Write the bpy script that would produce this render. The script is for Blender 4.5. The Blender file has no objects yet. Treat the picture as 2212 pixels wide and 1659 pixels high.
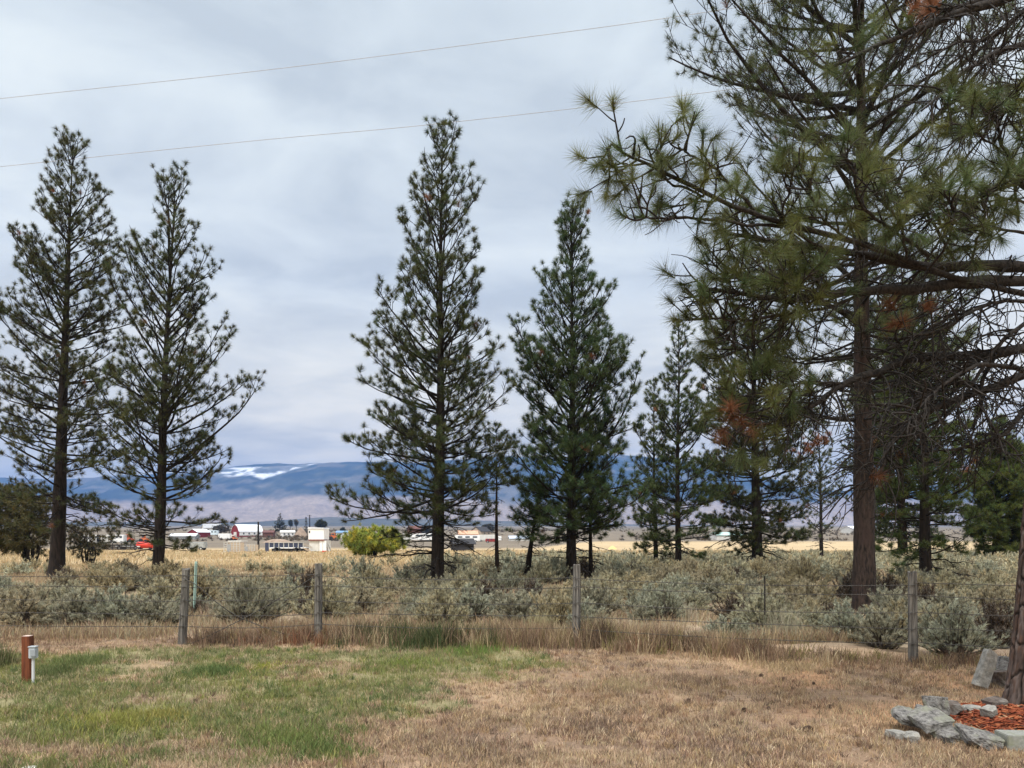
import bpy, math
import numpy as np
from mathutils import Vector

# ------------------------------------------------------------------ camera, sky, sun, exposure
SC = bpy.context.scene
F, CX, HY, EYE = 1671.0, 1106.0, 1155.0, 1.7      # lens in 2212-px units, horizon row, eye height
cam_d = bpy.data.cameras.new("camera")
cam = bpy.data.objects.new("camera", cam_d)
SC.collection.objects.link(cam)
cam.location = (0, 0, EYE)
cam.rotation_euler = (math.radians(90), 0, 0)
cam_d.sensor_fit = 'HORIZONTAL'
cam_d.sensor_width = 36.0
cam_d.lens = 36.0 * F / 2212.0
cam_d.shift_y = (HY - 829.5) / 2212.0
cam_d.clip_start = 0.05
cam_d.clip_end = 60000
SC.camera = cam

SUN_EL, SUN_AZ = 58.0, 200.0                        # elevation, compass-like azimuth (0 = +Y, clockwise)
world = bpy.data.worlds.new("World")
SC.world = world
world.use_nodes = True
nt = world.node_tree
nt.nodes.clear()
N, LK = nt.nodes.new, nt.links.new


def wmath(op, a, b=None):
    n = N('ShaderNodeMath'); n.operation = op
    for i, v in enumerate((a, b)):
        if v is None:
            continue
        if isinstance(v, (int, float)):
            n.inputs[i].default_value = v
        else:
            LK(v, n.inputs[i])
    return n.outputs[0]


tc = N('ShaderNodeTexCoord')
sep = N('ShaderNodeSeparateXYZ'); LK(tc.outputs['Generated'], sep.inputs[0])
zc = wmath('ADD', wmath('MAXIMUM', sep.outputs[2], 0.0), 0.10)
cmb = N('ShaderNodeCombineXYZ')
LK(wmath('DIVIDE', sep.outputs[0], zc), cmb.inputs[0])
LK(wmath('DIVIDE', sep.outputs[1], zc), cmb.inputs[1])
cmb.inputs[2].default_value = 3.7
n1 = N('ShaderNodeTexNoise'); n1.inputs['Scale'].default_value = 2.5; n1.inputs['Detail'].default_value = 6; n1.inputs['Roughness'].default_value = 0.52
n1.inputs['Distortion'].default_value = 0.35
n2 = N('ShaderNodeTexNoise'); n2.inputs['Scale'].default_value = 0.42; n2.inputs['Detail'].default_value = 3
LK(cmb.outputs[0], n1.inputs['Vector']); LK(cmb.outputs[0], n2.inputs['Vector'])
cl = wmath('ADD', wmath('MULTIPLY', n1.outputs[0], 0.55), wmath('MULTIPLY', n2.outputs[0], 0.45))
rmp = N('ShaderNodeValToRGB'); LK(cl, rmp.inputs[0])
e = rmp.color_ramp.elements                        # cloud thickness
e[0].position = 0.38; e[0].color = (0.79, 0.795, 0.80, 1)
e[1].position = 0.61; e[1].color = (1.20, 1.165, 1.09, 1)
e2 = e.new(0.5); e2.color = (1.01, 1.0, .975, 1)
el = N('ShaderNodeValToRGB'); LK(sep.outputs[2], el.inputs[0])      # overcast: far brighter overhead than low down
e = el.color_ramp.elements
e[0].position = 0.0; e[0].color = (0.44, 0.37, 0.215, 1)
e[1].position = 1.0; e[1].color = (1.10, 1.12, 1.15, 1)
for p_, c_ in ((0.12, (0.415, 0.385, 0.310)), (0.30, (0.322, 0.343, 0.352)), (0.56, (0.325, 0.355, 0.370)), (0.64, (0.38, 0.41, 0.44)), (0.80, (0.88, 0.89, 0.90))):
    x_ = e.new(p_); x_.color = (*c_, 1)
vm = N('ShaderNodeVectorMath'); vm.operation = 'MULTIPLY'
LK(rmp.outputs[0], vm.inputs[0]); LK(el.outputs[0], vm.inputs[1])
bg1 = N('ShaderNodeBackground'); LK(vm.outputs[0], bg1.inputs[0]); bg1.inputs[1].default_value = 1.0
sky = N('ShaderNodeTexSky'); sky.sky_type = 'NISHITA'; sky.sun_disc = False
sky.sun_elevation = math.radians(SUN_EL); sky.sun_rotation = math.radians(SUN_AZ)
bg2 = N('ShaderNodeBackground'); LK(sky.outputs[0], bg2.inputs[0]); bg2.inputs[1].default_value = 0.05
mx = N('ShaderNodeMixShader'); mx.inputs[0].default_value = 0.93
LK(bg2.outputs[0], mx.inputs[1]); LK(bg1.outputs[0], mx.inputs[2])
wo = N('ShaderNodeOutputWorld'); LK(mx.outputs[0], wo.inputs[0])

sun_d = bpy.data.lights.new("sun", 'SUN')
sun_d.energy = 1.5
sun_d.angle = math.radians(25)
sun_d.color = (1.0, 0.96, 0.90)
sun = bpy.data.objects.new("sun", sun_d)
SC.collection.objects.link(sun)
_a, _e = math.radians(SUN_AZ), math.radians(SUN_EL)
sdir = Vector((math.sin(_a) * math.cos(_e), math.cos(_a) * math.cos(_e), math.sin(_e)))
sun.rotation_euler = sdir.to_track_quat('Z', 'Y').to_euler()
sun.location = (0, -20, 40)

SC.view_settings.view_transform = 'Standard'
SC.view_settings.look = 'None'
SC.view_settings.gamma = 1.0
SC.render.engine = 'CYCLES'
SC.cycles.max_bounces = 5
SC.cycles.diffuse_bounces = 3
SC.cycles.glossy_bounces = 2
SC.cycles.transmission_bounces = 3
SC.cycles.volume_bounces = 0
SC.cycles.use_denoising = True
HAZE, HAZE_D = True, 8.5e-5
SC.view_settings.exposure = 1.4

# ------------------------------------------------------------------ helpers
RNG = np.random.default_rng(7)


def _hash(ix, iy, seed):
    h = (ix.astype(np.int64) * 374761393 + iy.astype(np.int64) * 668265263 + seed * 982451653) & 0x7fffffff
    h = ((h ^ (h >> 13)) * 1274126177) & 0x7fffffff
    h = (h ^ (h >> 16)) & 0xffffff
    return h / float(0xffffff)


def vnoise(x, y, seed=0):
    x = np.asarray(x, float); y = np.asarray(y, float)
    x, y = np.broadcast_arrays(x, y)
    ix, iy = np.floor(x), np.floor(y)
    fx, fy = x - ix, y - iy
    fx = fx * fx * (3 - 2 * fx); fy = fy * fy * (3 - 2 * fy)
    a = _hash(ix, iy, seed); b = _hash(ix + 1, iy, seed)
    c = _hash(ix, iy + 1, seed); d = _hash(ix + 1, iy + 1, seed)
    return (a * (1 - fx) + b * fx) * (1 - fy) + (c * (1 - fx) + d * fx) * fy


def fbm(x, y, seed=0, oct=4, gain=0.5):
    s, a, t = 0.0, 1.0, 0.0
    for o in range(oct):
        s = s + a * vnoise(np.asarray(x) * 2 ** o, np.asarray(y) * 2 ** o, seed + 17 * o)
        t += a; a *= gain
    return s / t


def sstep(a, b, x):
    t = np.clip((np.asarray(x, float) - a) / (b - a), 0, 1)
    return t * t * (3 - 2 * t)


def nrm(v):
    return v / np.maximum(np.linalg.norm(v, axis=-1, keepdims=True), 1e-9)


def tag(o, label=None, cat=None, group=None, kind=None):
    if label: o['label'] = label
    if cat: o['category'] = cat
    if group: o['group'] = group
    if kind: o['kind'] = kind
    return o


def empty(name, loc, label, cat, group=None):
    o = bpy.data.objects.new(name, None)
    o.empty_display_size = 0.2
    SC.collection.objects.link(o)
    o.location = loc
    return tag(o, label, cat, group)


def mk(name, V, faces, mat, parent=None, origin=(0, 0, 0), col=None, smooth=False, loc=None):
    """one mesh object; faces = list of int arrays (M,3) / (M,4); V in world, stored relative to origin"""
    V = np.asarray(V, np.float32).reshape(-1, 3) - np.asarray(origin, np.float32)
    me = bpy.data.meshes.new(name)
    faces = [np.asarray(f, np.int32) for f in faces if len(f)]
    me.vertices.add(len(V)); me.vertices.foreach_set('co', V.ravel())
    loops = np.concatenate([f.ravel() for f in faces])
    tot = np.concatenate([np.full(len(f), f.shape[1], np.int32) for f in faces])
    start = np.concatenate([[0], np.cumsum(tot)[:-1]]).astype(np.int32)
    me.loops.add(len(loops)); me.loops.foreach_set('vertex_index', loops)
    me.polygons.add(len(tot)); me.polygons.foreach_set('loop_start', start); me.polygons.foreach_set('loop_total', tot)
    me.polygons.foreach_set('use_smooth', np.full(len(tot), smooth, bool))
    if col is not None:
        at = me.color_attributes.new('tone', 'FLOAT_COLOR', 'POINT')
        c = np.ones((len(V), 4), np.float32); c[:, :3] = col
        at.data.foreach_set('color', c.ravel())
    me.update(calc_edges=True)
    me.materials.append(mat)
    o = bpy.data.objects.new(name, me)
    SC.collection.objects.link(o)
    if parent is not None:
        o.parent = parent
    else:
        o.location = origin if loc is None else loc
    return o


class Tubes:
    """collects tapered tubes into one mesh"""
    def __init__(s):
        s.V, s.Q, s.n, s.C = [], [], 0, []

    def batch(s, P, R, k=3, col=None):
        P = np.asarray(P, float); R = np.asarray(R, float)
        if P.ndim == 2: P = P[None]; R = R[None]
        M, n, _ = P.shape
        if M == 0: return
        T = np.empty_like(P)
        T[:, 1:-1] = P[:, 2:] - P[:, :-2]; T[:, 0] = P[:, 1] - P[:, 0]; T[:, -1] = P[:, -1] - P[:, -2]
        T = nrm(T)
        main = nrm(P[:, -1] - P[:, 0])
        ref = np.where(np.abs(main[:, 2:3]) > 0.8, np.array([[1.0, 0.13, 0]]), np.array([[0.11, 0.07, 1.0]]))[:, None, :]
        A = nrm(np.cross(T, ref)); B = np.cross(T, A)
        ang = np.arange(k) * 2 * np.pi / k
        ring = P[:, :, None, :] + R[:, :, None, None] * (A[:, :, None, :] * np.cos(ang)[None, None, :, None] + B[:, :, None, :] * np.sin(ang)[None, None, :, None])
        idx = s.n + np.arange(M * n * k).reshape(M, n, k)
        nx = np.roll(idx, -1, axis=2)
        q = np.stack([idx[:, :-1], nx[:, :-1], nx[:, 1:], idx[:, 1:]], -1).reshape(-1, 4)
        s.V.append(ring.reshape(-1, 3)); s.Q.append(q); s.n += M * n * k
        if col is not None:
            s.C.append(np.broadcast_to(np.asarray(col, float), (M * n * k, 3)))

    def build(s, name, mat, parent=None, origin=(0, 0, 0), smooth=True):
        if not s.V: return None
        return mk(name, np.concatenate(s.V), [np.concatenate(s.Q)], mat, parent, origin, np.concatenate(s.C) if s.C else None, smooth)


class G:
    """boxes, prisms, cylinders in one mesh"""
    def __init__(s):
        s.V, s.T, s.Q = [], [], []

    def _add(s, v):
        o = len(s.V); s.V += [tuple(map(float, p)) for p in v]; return o

    def box(s, x0, x1, y0, y1, z0, z1):
        o = s._add([(x, y, z) for z in (z0, z1) for y in (y0, y1) for x in (x0, x1)])
        for f in ((0, 2, 3, 1), (4, 5, 7, 6), (0, 1, 5, 4), (2, 6, 7, 3), (0, 4, 6, 2), (1, 3, 7, 5)):
            s.Q.append([o + i for i in f])

    def obox(s, p0, p1, w, t, up=(0, 0, 1)):
        """a bar from p0 to p1, w wide (sideways), t thick (along up)"""
        p0, p1 = Vector(p0), Vector(p1)
        d = (p1 - p0).normalized(); u = Vector(up)
        sd = d.cross(u).normalized(); u = sd.cross(d)
        o = s._add([p + sd * a * w / 2 + u * b * t / 2 for p in (p0, p1) for a, b in ((-1, -1), (1, -1), (1, 1), (-1, 1))])
        for f in ((3, 2, 1, 0), (4, 5, 6, 7), (0, 1, 5, 4), (1, 2, 6, 5), (2, 3, 7, 6), (3, 0, 4, 7)):
            s.Q.append([o + i for i in f])

    def prism(s, prof, y0, y1):
        n = len(prof)
        o = s._add([(x, y0, z) for x, z in prof] + [(x, y1, z) for x, z in prof])
        for i in range(n):
            j = (i + 1) % n
            s.Q.append([o + i, o + j, o + n + j, o + n + i])
        for i in range(1, n - 1):
            s.T.append([o, o + i + 1, o + i]); s.T.append([o + n, o + n + i, o + n + i + 1])

    def xprism(s, prof, x0, x1):
        n = len(prof)
        o = s._add([(x0, y, z) for y, z in prof] + [(x1, y, z) for y, z in prof])
        for i in range(n):
            j = (i + 1) % n
            s.Q.append([o + i, o + n + i, o + n + j, o + j])
        for i in range(1, n - 1):
            s.T.append([o, o + i, o + i + 1]); s.T.append([o + n, o + n + i + 1, o + n + i])

    def cyl(s, p0, p1, r0, r1=None, k=12, caps=True):
        r1 = r0 if r1 is None else r1
        p0, p1 = Vector(p0), Vector(p1)
        d = (p1 - p0).normalized()
        a = d.cross(Vector((0, 0, 1)) if abs(d.z) < 0.9 else Vector((1, 0, 0))).normalized(); b = d.cross(a)
        o = s._add([p + (a * math.cos(t) + b * math.sin(t)) * r for p, r in ((p0, r0), (p1, r1)) for t in [i * 2 * math.pi / k for i in range(k)]])
        for i in range(k):
            j = (i + 1) % k
            s.Q.append([o + i, o + j, o + k + j, o + k + i])
        if caps:
            for i in range(1, k - 1):
                s.T.append([o, o + i + 1, o + i]); s.T.append([o + k, o + k + i, o + k + i + 1])

    def build(s, name, mat, parent=None, loc=None):
        return mk(name, np.array(s.V), [np.array(f) for f in (s.T, s.Q) if f], mat, parent, (0, 0, 0), loc=loc)


def catmull(pts, n):
    p = np.asarray(pts, float)
    p = np.vstack([2 * p[0] - p[1], p, 2 * p[-1] - p[-2]])
    m = len(p) - 3
    t = np.linspace(0, m - 1e-6, n); i = t.astype(int); u = (t - i)[:, None]
    a, b, c, d = p[i], p[i + 1], p[i + 2], p[i + 3]
    return 0.5 * (2 * b + (c - a) * u + (2 * a - 5 * b + 4 * c - d) * u ** 2 + (3 * b - a - 3 * c + d) * u ** 3)


def P3(px, py, d):
    return np.array([(px - CX) * d / F, d, EYE + (HY - py) * d / F])


# ------------------------------------------------------------------ materials
def new_mat(name):
    m = bpy.data.materials.new(name); m.use_nodes = True
    t = m.node_tree
    b = t.nodes['Principled BSDF']
    return m, t, b


def mat_tone(name, rough=0.75, spec=0.2, trans=0.0, tint=(1, 1, 1)):
    m, t, b = new_mat(name)
    a = t.nodes.new('ShaderNodeAttribute'); a.attribute_name = 'tone'
    b.inputs['Roughness'].default_value = rough
    b.inputs['Specular IOR Level'].default_value = spec
    t.links.new(a.outputs['Color'], b.inputs['Base Color'])
    if trans > 0:
        tr = t.nodes.new('ShaderNodeBsdfTranslucent'); t.links.new(a.outputs['Color'], tr.inputs[0])
        mxs = t.nodes.new('ShaderNodeMixShader'); mxs.inputs[0].default_value = trans
        t.links.new(b.outputs[0], mxs.inputs[1]); t.links.new(tr.outputs[0], mxs.inputs[2])
        t.links.new(mxs.outputs[0], t.nodes['Material Output'].inputs[0])
    return m


def mat_noise(name, c1, c2, scale=(5, 5, 5), detail=6, rough=0.8, bump=0.0, spec=0.3, lo=0.35, hi=0.65, c3=None, s3=1.0, bdist=0.02):
    m, t, b = new_mat(name)
    co = t.nodes.new('ShaderNodeTexCoord'); mp = t.nodes.new('ShaderNodeMapping')
    mp.inputs['Scale'].default_value = scale
    t.links.new(co.outputs['Object'], mp.inputs[0])
    n = t.nodes.new('ShaderNodeTexNoise'); n.inputs['Scale'].default_value = 1.0; n.inputs['Detail'].default_value = detail
    n.inputs['Roughness'].default_value = 0.62
    t.links.new(mp.outputs[0], n.inputs['Vector'])
    r = t.nodes.new('ShaderNodeValToRGB'); t.links.new(n.outputs[0], r.inputs[0])
    r.color_ramp.elements[0].position = lo; r.color_ramp.elements[0].color = (*c1, 1)
    r.color_ramp.elements[1].position = hi; r.color_ramp.elements[1].color = (*c2, 1)
    out = r.outputs[0]
    if c3 is not None:
        n3 = t.nodes.new('ShaderNodeTexNoise'); n3.inputs['Scale'].default_value = s3; n3.inputs['Detail'].default_value = 5
        t.links.new(co.outputs['Object'], n3.inputs['Vector'])
        mr = t.nodes.new('ShaderNodeMapRange'); t.links.new(n3.outputs[0], mr.inputs[0])
        mr.inputs[1].default_value = 0.5; mr.inputs[2].default_value = 0.68
        mi = t.nodes.new('ShaderNodeMix'); mi.data_type = 'RGBA'
        t.links.new(mr.outputs[0], mi.inputs[0]); t.links.new(out, mi.inputs[6]); mi.inputs[7].default_value = (*c3, 1)
        out = mi.outputs[2]
    t.links.new(out, b.inputs['Base Color'])
    b.inputs['Roughness'].default_value = rough
    b.inputs['Specular IOR Level'].default_value = spec
    if bump > 0:
        bp = t.nodes.new('ShaderNodeBump'); bp.inputs['Strength'].default_value = bump; bp.inputs['Distance'].default_value = bdist
        t.links.new(n.outputs[0], bp.inputs['Height']); t.links.new(bp.outputs[0], b.inputs['Normal'])
    return m


M_NEEDLE = mat_tone('pine needle', 0.55, 0.3, 0.35)
M_GRASS = mat_tone('grass blade', 0.8, 0.1, 0.22)
M_LEAF = mat_tone('sage leaf', 0.8, 0.15, 0.4)
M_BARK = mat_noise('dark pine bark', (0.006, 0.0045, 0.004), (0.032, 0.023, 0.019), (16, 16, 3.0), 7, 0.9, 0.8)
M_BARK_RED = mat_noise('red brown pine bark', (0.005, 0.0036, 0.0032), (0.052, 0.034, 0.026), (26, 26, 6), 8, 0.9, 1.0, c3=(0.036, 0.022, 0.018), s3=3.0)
M_BARK_NEAR = mat_tone('plated pine bark', 0.92, 0.15)
M_LIMB = mat_noise('limb bark', (0.006, 0.005, 0.0045), (0.027, 0.022, 0.019), (9, 9, 9), 5, 0.9, 0.4)
M_LIMB_NEAR = mat_noise('grey limb bark', (0.007, 0.006, 0.0055), (0.045, 0.038, 0.034), (30, 30, 30), 6, 0.9, 0.8, bdist=0.01)
M_DEADWOOD = mat_noise('dead grey wood', (0.12, 0.105, 0.095), (0.22, 0.195, 0.175), (8, 8, 8), 5, 0.9, 0.3)
M_POST = mat_noise('weathered post wood', (0.05, 0.046, 0.042), (0.21, 0.195, 0.175), (40, 40, 2.2), 7, 0.9, 0.8, bdist=0.012)
M_WIRE = mat_noise('old fence wire', (0.04, 0.037, 0.034), (0.085, 0.078, 0.07), (30, 30, 30), 2, 0.7)
M_ROCK = mat_noise('grey lichen rock', (0.06, 0.056, 0.054), (0.27, 0.26, 0.245), (26, 26, 34), 10, 0.9, 0.8, c3=(0.21, 0.215, 0.165), s3=9.0, bdist=0.03)
M_ROCK_PALE = mat_noise('pale rock', (0.17, 0.165, 0.15), (0.38, 0.37, 0.34), (16, 16, 16), 8, 0.9, 0.7, c3=(0.25, 0.235, 0.20), s3=12.0, bdist=0.03)
M_ROCK_BROWN = mat_noise('brown rock', (0.06, 0.046, 0.04), (0.17, 0.14, 0.12), (16, 16, 16), 8, 0.9, 0.8, c3=(0.19, 0.18, 0.165), s3=7.0, bdist=0.03)
M_CONCRETE = mat_noise('old concrete', (0.19, 0.195, 0.175), (0.29, 0.295, 0.265), (40, 40, 40), 8, 0.95, 0.4, c3=(0.21, 0.22, 0.16), s3=14.0, bdist=0.006)


def plain(name, c, rough=0.6, spec=0.4, var=0.12, metal=0.0):
    c = np.array(c)
    return mat_noise(name, tuple(c * (1 - var)), tuple(np.minimum(c * (1 + var), 0.92)), (0.9, 0.9, 0.9), 6, rough, 0.0, spec)


# ------------------------------------------------------------------ terrain
PROF_Y = np.array([-60, 0, 30, 60, 100, 160, 250, 450, 600, 1000, 2500, 6000, 12000, 40000.])
PROF_Z = np.array([0, 0, 0, -.35, -.9, -1.65, -1.2, 0.4, 4.4, 8.5, 26, 74, 120, 120.])


def gprof(y):
    return np.interp(y, PROF_Y, PROF_Z)


def gz(x, y):
    x = np.asarray(x, float); y = np.asarray(y, float)
    a = 0.05 * sstep(3, 9, y) * (1 - sstep(200, 400, y))
    far = 0.35 * sstep(30, 60, y) * (1 - sstep(120, 200, y))
    return gprof(y) + a * (fbm(x * 0.8, y * 0.8, 3, 4) - 0.5) * 2 + far * (fbm(x * .08, y * .08, 9, 2) - 0.5)


def row(d):
    return HY + (EYE - gprof(d)) * F / d


_D = np.concatenate([np.linspace(3, 60, 1200), np.geomspace(60.1, 5500, 1500)])
_R = row(_D)


def depth_for(py):
    i = np.argmax(_R <= py)
    return float(_D[i])


def ground_at(px, py):
    d = depth_for(py)
    x = (px - CX) * d / F
    return np.array([x, d, float(gz(x, d))])


def gxy(px, py):
    d = EYE * F / (py - HY)
    return ((px - CX) * d / F, d)


GREEN_POLY = np.array([gxy(*p) for p in [(-300, 1425), (60, 1412), (300, 1402), (600, 1401), (800, 1398), (1040, 1393), (1235, 1442), (1080, 1462), (970, 1490), (990, 1526), (770, 1553), (705, 1598), (735, 1638), (640, 1652), (520, 1625), (400, 1606), (150, 1600), (-300, 1614)]])
GREEN_POLY2 = np.array([gxy(*p) for p in [(-200, 1652), (300, 1648), (520, 1672), (500, 1800), (-200, 1800)]])


def inside(poly, x, y):
    r = np.zeros(x.shape, bool)
    n = len(poly); j = n - 1
    for i in range(n):
        xi, yi = poly[i]; xj, yj = poly[j]
        c = ((yi > y) != (yj > y)) & (x < (xj - xi) * (y - yi) / (yj - yi + 1e-12) + xi)
        r ^= c; j = i
    return r


def green(x, y):
    x = np.asarray(x, float); y = np.asarray(y, float)
    acc = 0
    dx = (fbm(x * 2.2, y * 2.2, 31, 3) - .5) * 1.1
    dy = (fbm(x * 2.2, y * 2.2, 57, 3) - .5) * 1.6
    for ox, oy in ((0, 0), (.1, .14), (-.12, .1), (.1, -.16), (-.1, -.1)):
        acc = acc + (inside(GREEN_POLY, x + dx + ox, y + dy + oy) | inside(GREEN_POLY2, x + dx + ox, y + dy + oy))
    g = acc / 5.0
    holes = sstep(0.60, 0.70, fbm(x * 1.3, y * 2.0, 77, 4))
    return g * (1 - 0.75 * holes)


def lerp(a, b, t):
    t = np.asarray(t)[..., None]
    return np.asarray(a) * (1 - t) + np.asarray(b) * t


FPOST = [(-13.5, 12.9), gxy(393, 1391), gxy(687, 1387), gxy(1244, 1397), gxy(1971, 1434), (11.0, 8.6)]


def fence_y(x):
    return np.interp(x, [p[0] for p in FPOST], [p[1] for p in FPOST])


def ground_col(x, y):
    """the soil and litter's own colour"""
    x = np.asarray(x, float); y = np.asarray(y, float)
    n = fbm(x * .9, y * .9, 5, 4); n2 = fbm(x * 3.1, y * 3.1, 6, 4); n3 = fbm(x * .25, y * .25, 8, 3)
    dry = lerp((0.27, 0.185, 0.125), (0.385, 0.27, 0.175), sstep(.35, .65, n))
    dry = lerp(dry, (0.21, 0.155, 0.12), sstep(.55, .72, n2) * .7)
    orange = sstep(2.0, 4.2, x) * (1 - sstep(10.5, 12, y)) * sstep(.40, .6, fbm(x * .7, y * 1.2, 91, 3))
    dry = lerp(dry, (0.46, 0.265, 0.145), orange * .85)
    dry = lerp(dry, (0.17, 0.12, 0.09), sstep(.58, .70, fbm(x * 1.1, y * 1.6, 93, 4)) * .7)
    g = green(x, y)
    gr = lerp((0.21, 0.19, 0.105), (0.25, 0.235, 0.12), n2)
    c = lerp(dry, gr, g * .85)
    fy = fence_y(x)
    sage = lerp((0.30, 0.245, 0.175), (0.37, 0.29, 0.20), sstep(.35, .65, n))
    sage = lerp(sage, (0.34, 0.24, 0.18), sstep(.5, .7, n2) * .6)
    c = lerp(c, sage, sstep(0.3, 2.5, y - fy))
    straw = lerp((0.39, 0.295, 0.175), (0.49, 0.38, 0.235), n3)
    c = lerp(c, straw, sstep(36, 55, y + 10 * (n3 - .5) + 18 * sstep(.05, -.2, x / np.maximum(y, 1)) - 55 * sstep(.0, .15, x / np.maximum(y, 1))))
    brown = lerp((0.15, 0.125, 0.10), (0.22, 0.185, 0.14), n3)
    c = lerp(c, brown, sstep(165, 200, y - 110 * sstep(.02, .12, x / np.maximum(y, 1))))
    stripe = fbm(x * .004, y * .02, 12, 3)
    far = lerp((0.12, 0.105, 0.085), (0.22, 0.185, 0.14), sstep(.35, .65, stripe))
    c = lerp(c, far, sstep(500, 900, y))
    return c


ys = np.concatenate([np.arange(-12, 4, .8), np.arange(4, 14.5, .07), 14.5 + np.cumsum(np.geomspace(.09, 900, 175))])
ys = ys[ys < 13000]
xp = np.concatenate([np.arange(0, 10.5, .09), 10.5 + np.cumsum(np.geomspace(.14, 1200, 78))])
xs = np.concatenate([-xp[:0:-1], xp])
XX, YY = np.meshgrid(xs, ys)
ZZ = gz(XX, YY)
nx, ny = len(xs), len(ys)
idx = np.arange(nx * ny).reshape(ny, nx)
q = np.stack([idx[:-1, :-1], idx[:-1, 1:], idx[1:, 1:], idx[1:, :-1]], -1).reshape(-1, 4)


def terrain_mat(name, s1, s2, amt, bump):
    m, t, b = new_mat(name)
    a = t.nodes.new('ShaderNodeAttribute'); a.attribute_name = 'tone'
    co = t.nodes.new('ShaderNodeTexCoord')
    hs = a.outputs['Color']
    val = None
    for s, w in ((s1, amt), (s2, amt)):
        n = t.nodes.new('ShaderNodeTexNoise'); n.inputs['Scale'].default_value = s; n.inputs['Detail'].default_value = 7; n.inputs['Roughness'].default_value = .65
        t.links.new(co.outputs['Object'], n.inputs['Vector'])
        mr = t.nodes.new('ShaderNodeMapRange'); t.links.new(n.outputs[0], mr.inputs[0])
        mr.inputs[1].default_value = .3; mr.inputs[2].default_value = .7; mr.inputs[3].default_value = 1 - w; mr.inputs[4].default_value = 1 + w
        v = t.nodes.new('ShaderNodeVectorMath'); v.operation = 'SCALE'
        t.links.new(hs, v.inputs[0]); t.links.new(mr.outputs[0], v.inputs['Scale']); hs = v.outputs[0]
        val = n.outputs[0]
    t.links.new(hs, b.inputs['Base Color']); b.inputs['Roughness'].default_value = 1.0; b.inputs['Specular IOR Level'].default_value = 0.05
    if bump:
        bp = t.nodes.new('ShaderNodeBump'); bp.inputs['Strength'].default_value = bump; bp.inputs['Distance'].default_value = .03
        t.links.new(val, bp.inputs['Height']); t.links.new(bp.outputs[0], b.inputs['Normal'])
    return m


gr = mk('ground', np.stack([XX, YY, ZZ], -1), [q], terrain_mat('soil and litter', 6.0, 45.0, .22, .7), col=ground_col(XX, YY).reshape(-1, 3), smooth=True)
tag(gr, 'dry ground with a worn green lawn patch and straw field beyond', kind='structure')

# mountains
CREST = np.array([(-3200, 1060), (-900, 1045), (-300, 1040), (0, 1032), (120, 1036), (250, 1030), (380, 1022), (470, 1019), (520, 1009), (560, 1006), (610, 1004), (700, 1002), (760, 1000), (830, 1001), (900, 1004), (990, 996), (1080, 990), (1200, 992), (1330, 985), (1480, 1000), (1560, 1020), (1680, 1050), (1800, 1062), (1950, 1058), (2080, 1040), (2200, 1030), (2500, 1022), (3000, 1040), (5400, 1060)], float)
DM = 9000.0
mxs_ = np.linspace(-9500, 9500, 620); mys = np.linspace(5600, 11200, 150)
MX, MY = np.meshgrid(mxs_, mys)
cpx = CX + MX * F / DM + 18 * (fbm(MX * .0006, MY * .0006, 41, 3) - .5)
crest = EYE + (HY - np.interp(cpx, CREST[:, 0], CREST[:, 1])) * DM / F
u = (MY - 5600) / (DM - 5600)
shape = np.where(u < 1, 0.10 * u + 0.90 * sstep(0.22, 1.0, u) ** 1.15, 1 - 0.25 * (u - 1))
ridge = 1 - np.abs(fbm(MX * .0011, MY * .0007, 61, 5) * 2 - 1) * 1.0
ridge2 = fbm(MX * .004, MY * .003, 63, 4)
hgt = 60 + (crest - 60) * shape
amp = np.clip(np.sin(np.clip(u, 0, 1) * np.pi), 0, 1) * sstep(.15, .5, u)
hgt = hgt + amp * ((ridge - .7) * 330 + (ridge2 - .5) * 130)
hgt = hgt + (u > .93) * 12 * (fbm(MX * .012, MY * .002, 71, 3) - .5)
vpx = CX + MX * F / MY; vpy = HY - (hgt - EYE) * F / MY
wob = (fbm(MX * .0016, MY * .0016, 81, 5) - .5)
fan = lerp((0.23, 0.175, 0.13), (0.36, 0.285, 0.205), fbm(MX * .0009, MY * .004, 83, 4))
wood = lerp((0.020, 0.030, 0.022), (0.06, 0.065, 0.04), sstep(.45, .7, fbm(MX * .006, hgt * .03, 85, 4)))
wood = lerp(wood, (0.19, 0.165, 0.13), sstep(.55, .62, fbm(MX * .004, hgt * .016, 86, 5)) * .45)
fo = sstep(1086, 1074, vpy + wob * 44)
mcol = lerp(fan, wood, fo)
sn_lo = np.interp(vpx, [420, 500, 540, 568, 600, 640, 668, 700, 760], [1018, 1032, 1030, 1040, 1028, 1012, 1003, 990, 985])
sn_hi = np.interp(vpx, [420, 500, 560, 640, 700], [1018, 1011, 1009, 1006, 1000])
snow = sstep(-2, 2, sn_lo + wob * 22 - vpy) * sstep(-1.2, .6, vpy - sn_hi) * (vpx > 380)
snow = snow * (1 - .9 * sstep(.46, .60, fbm(MX * .006, hgt * .03, 88, 5)))
snow = np.maximum(snow, .75 * sstep(.6, .68, fbm(MX * .002, MY * .003, 89, 4)) * sstep(1030, 1012, vpy) * (vpx < 480))
mcol = lerp(mcol, (0.68, 0.70, 0.73), np.clip(snow, 0, 1))
k = len(mxs_); idx = np.arange(k * len(mys)).reshape(len(mys), k)
qm = np.stack([idx[:-1, :-1], idx[:-1, 1:], idx[1:, 1:], idx[1:, :-1]], -1).reshape(-1, 4)
mo = mk('mountain', np.stack([MX, MY, hgt], -1), [qm], terrain_mat('mountain slopes', .012, .05, .25, 0), col=mcol.reshape(-1, 3), smooth=True)
tag(mo, 'long blue forested mountain with a snowy shoulder behind the valley', kind='structure')
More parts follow.
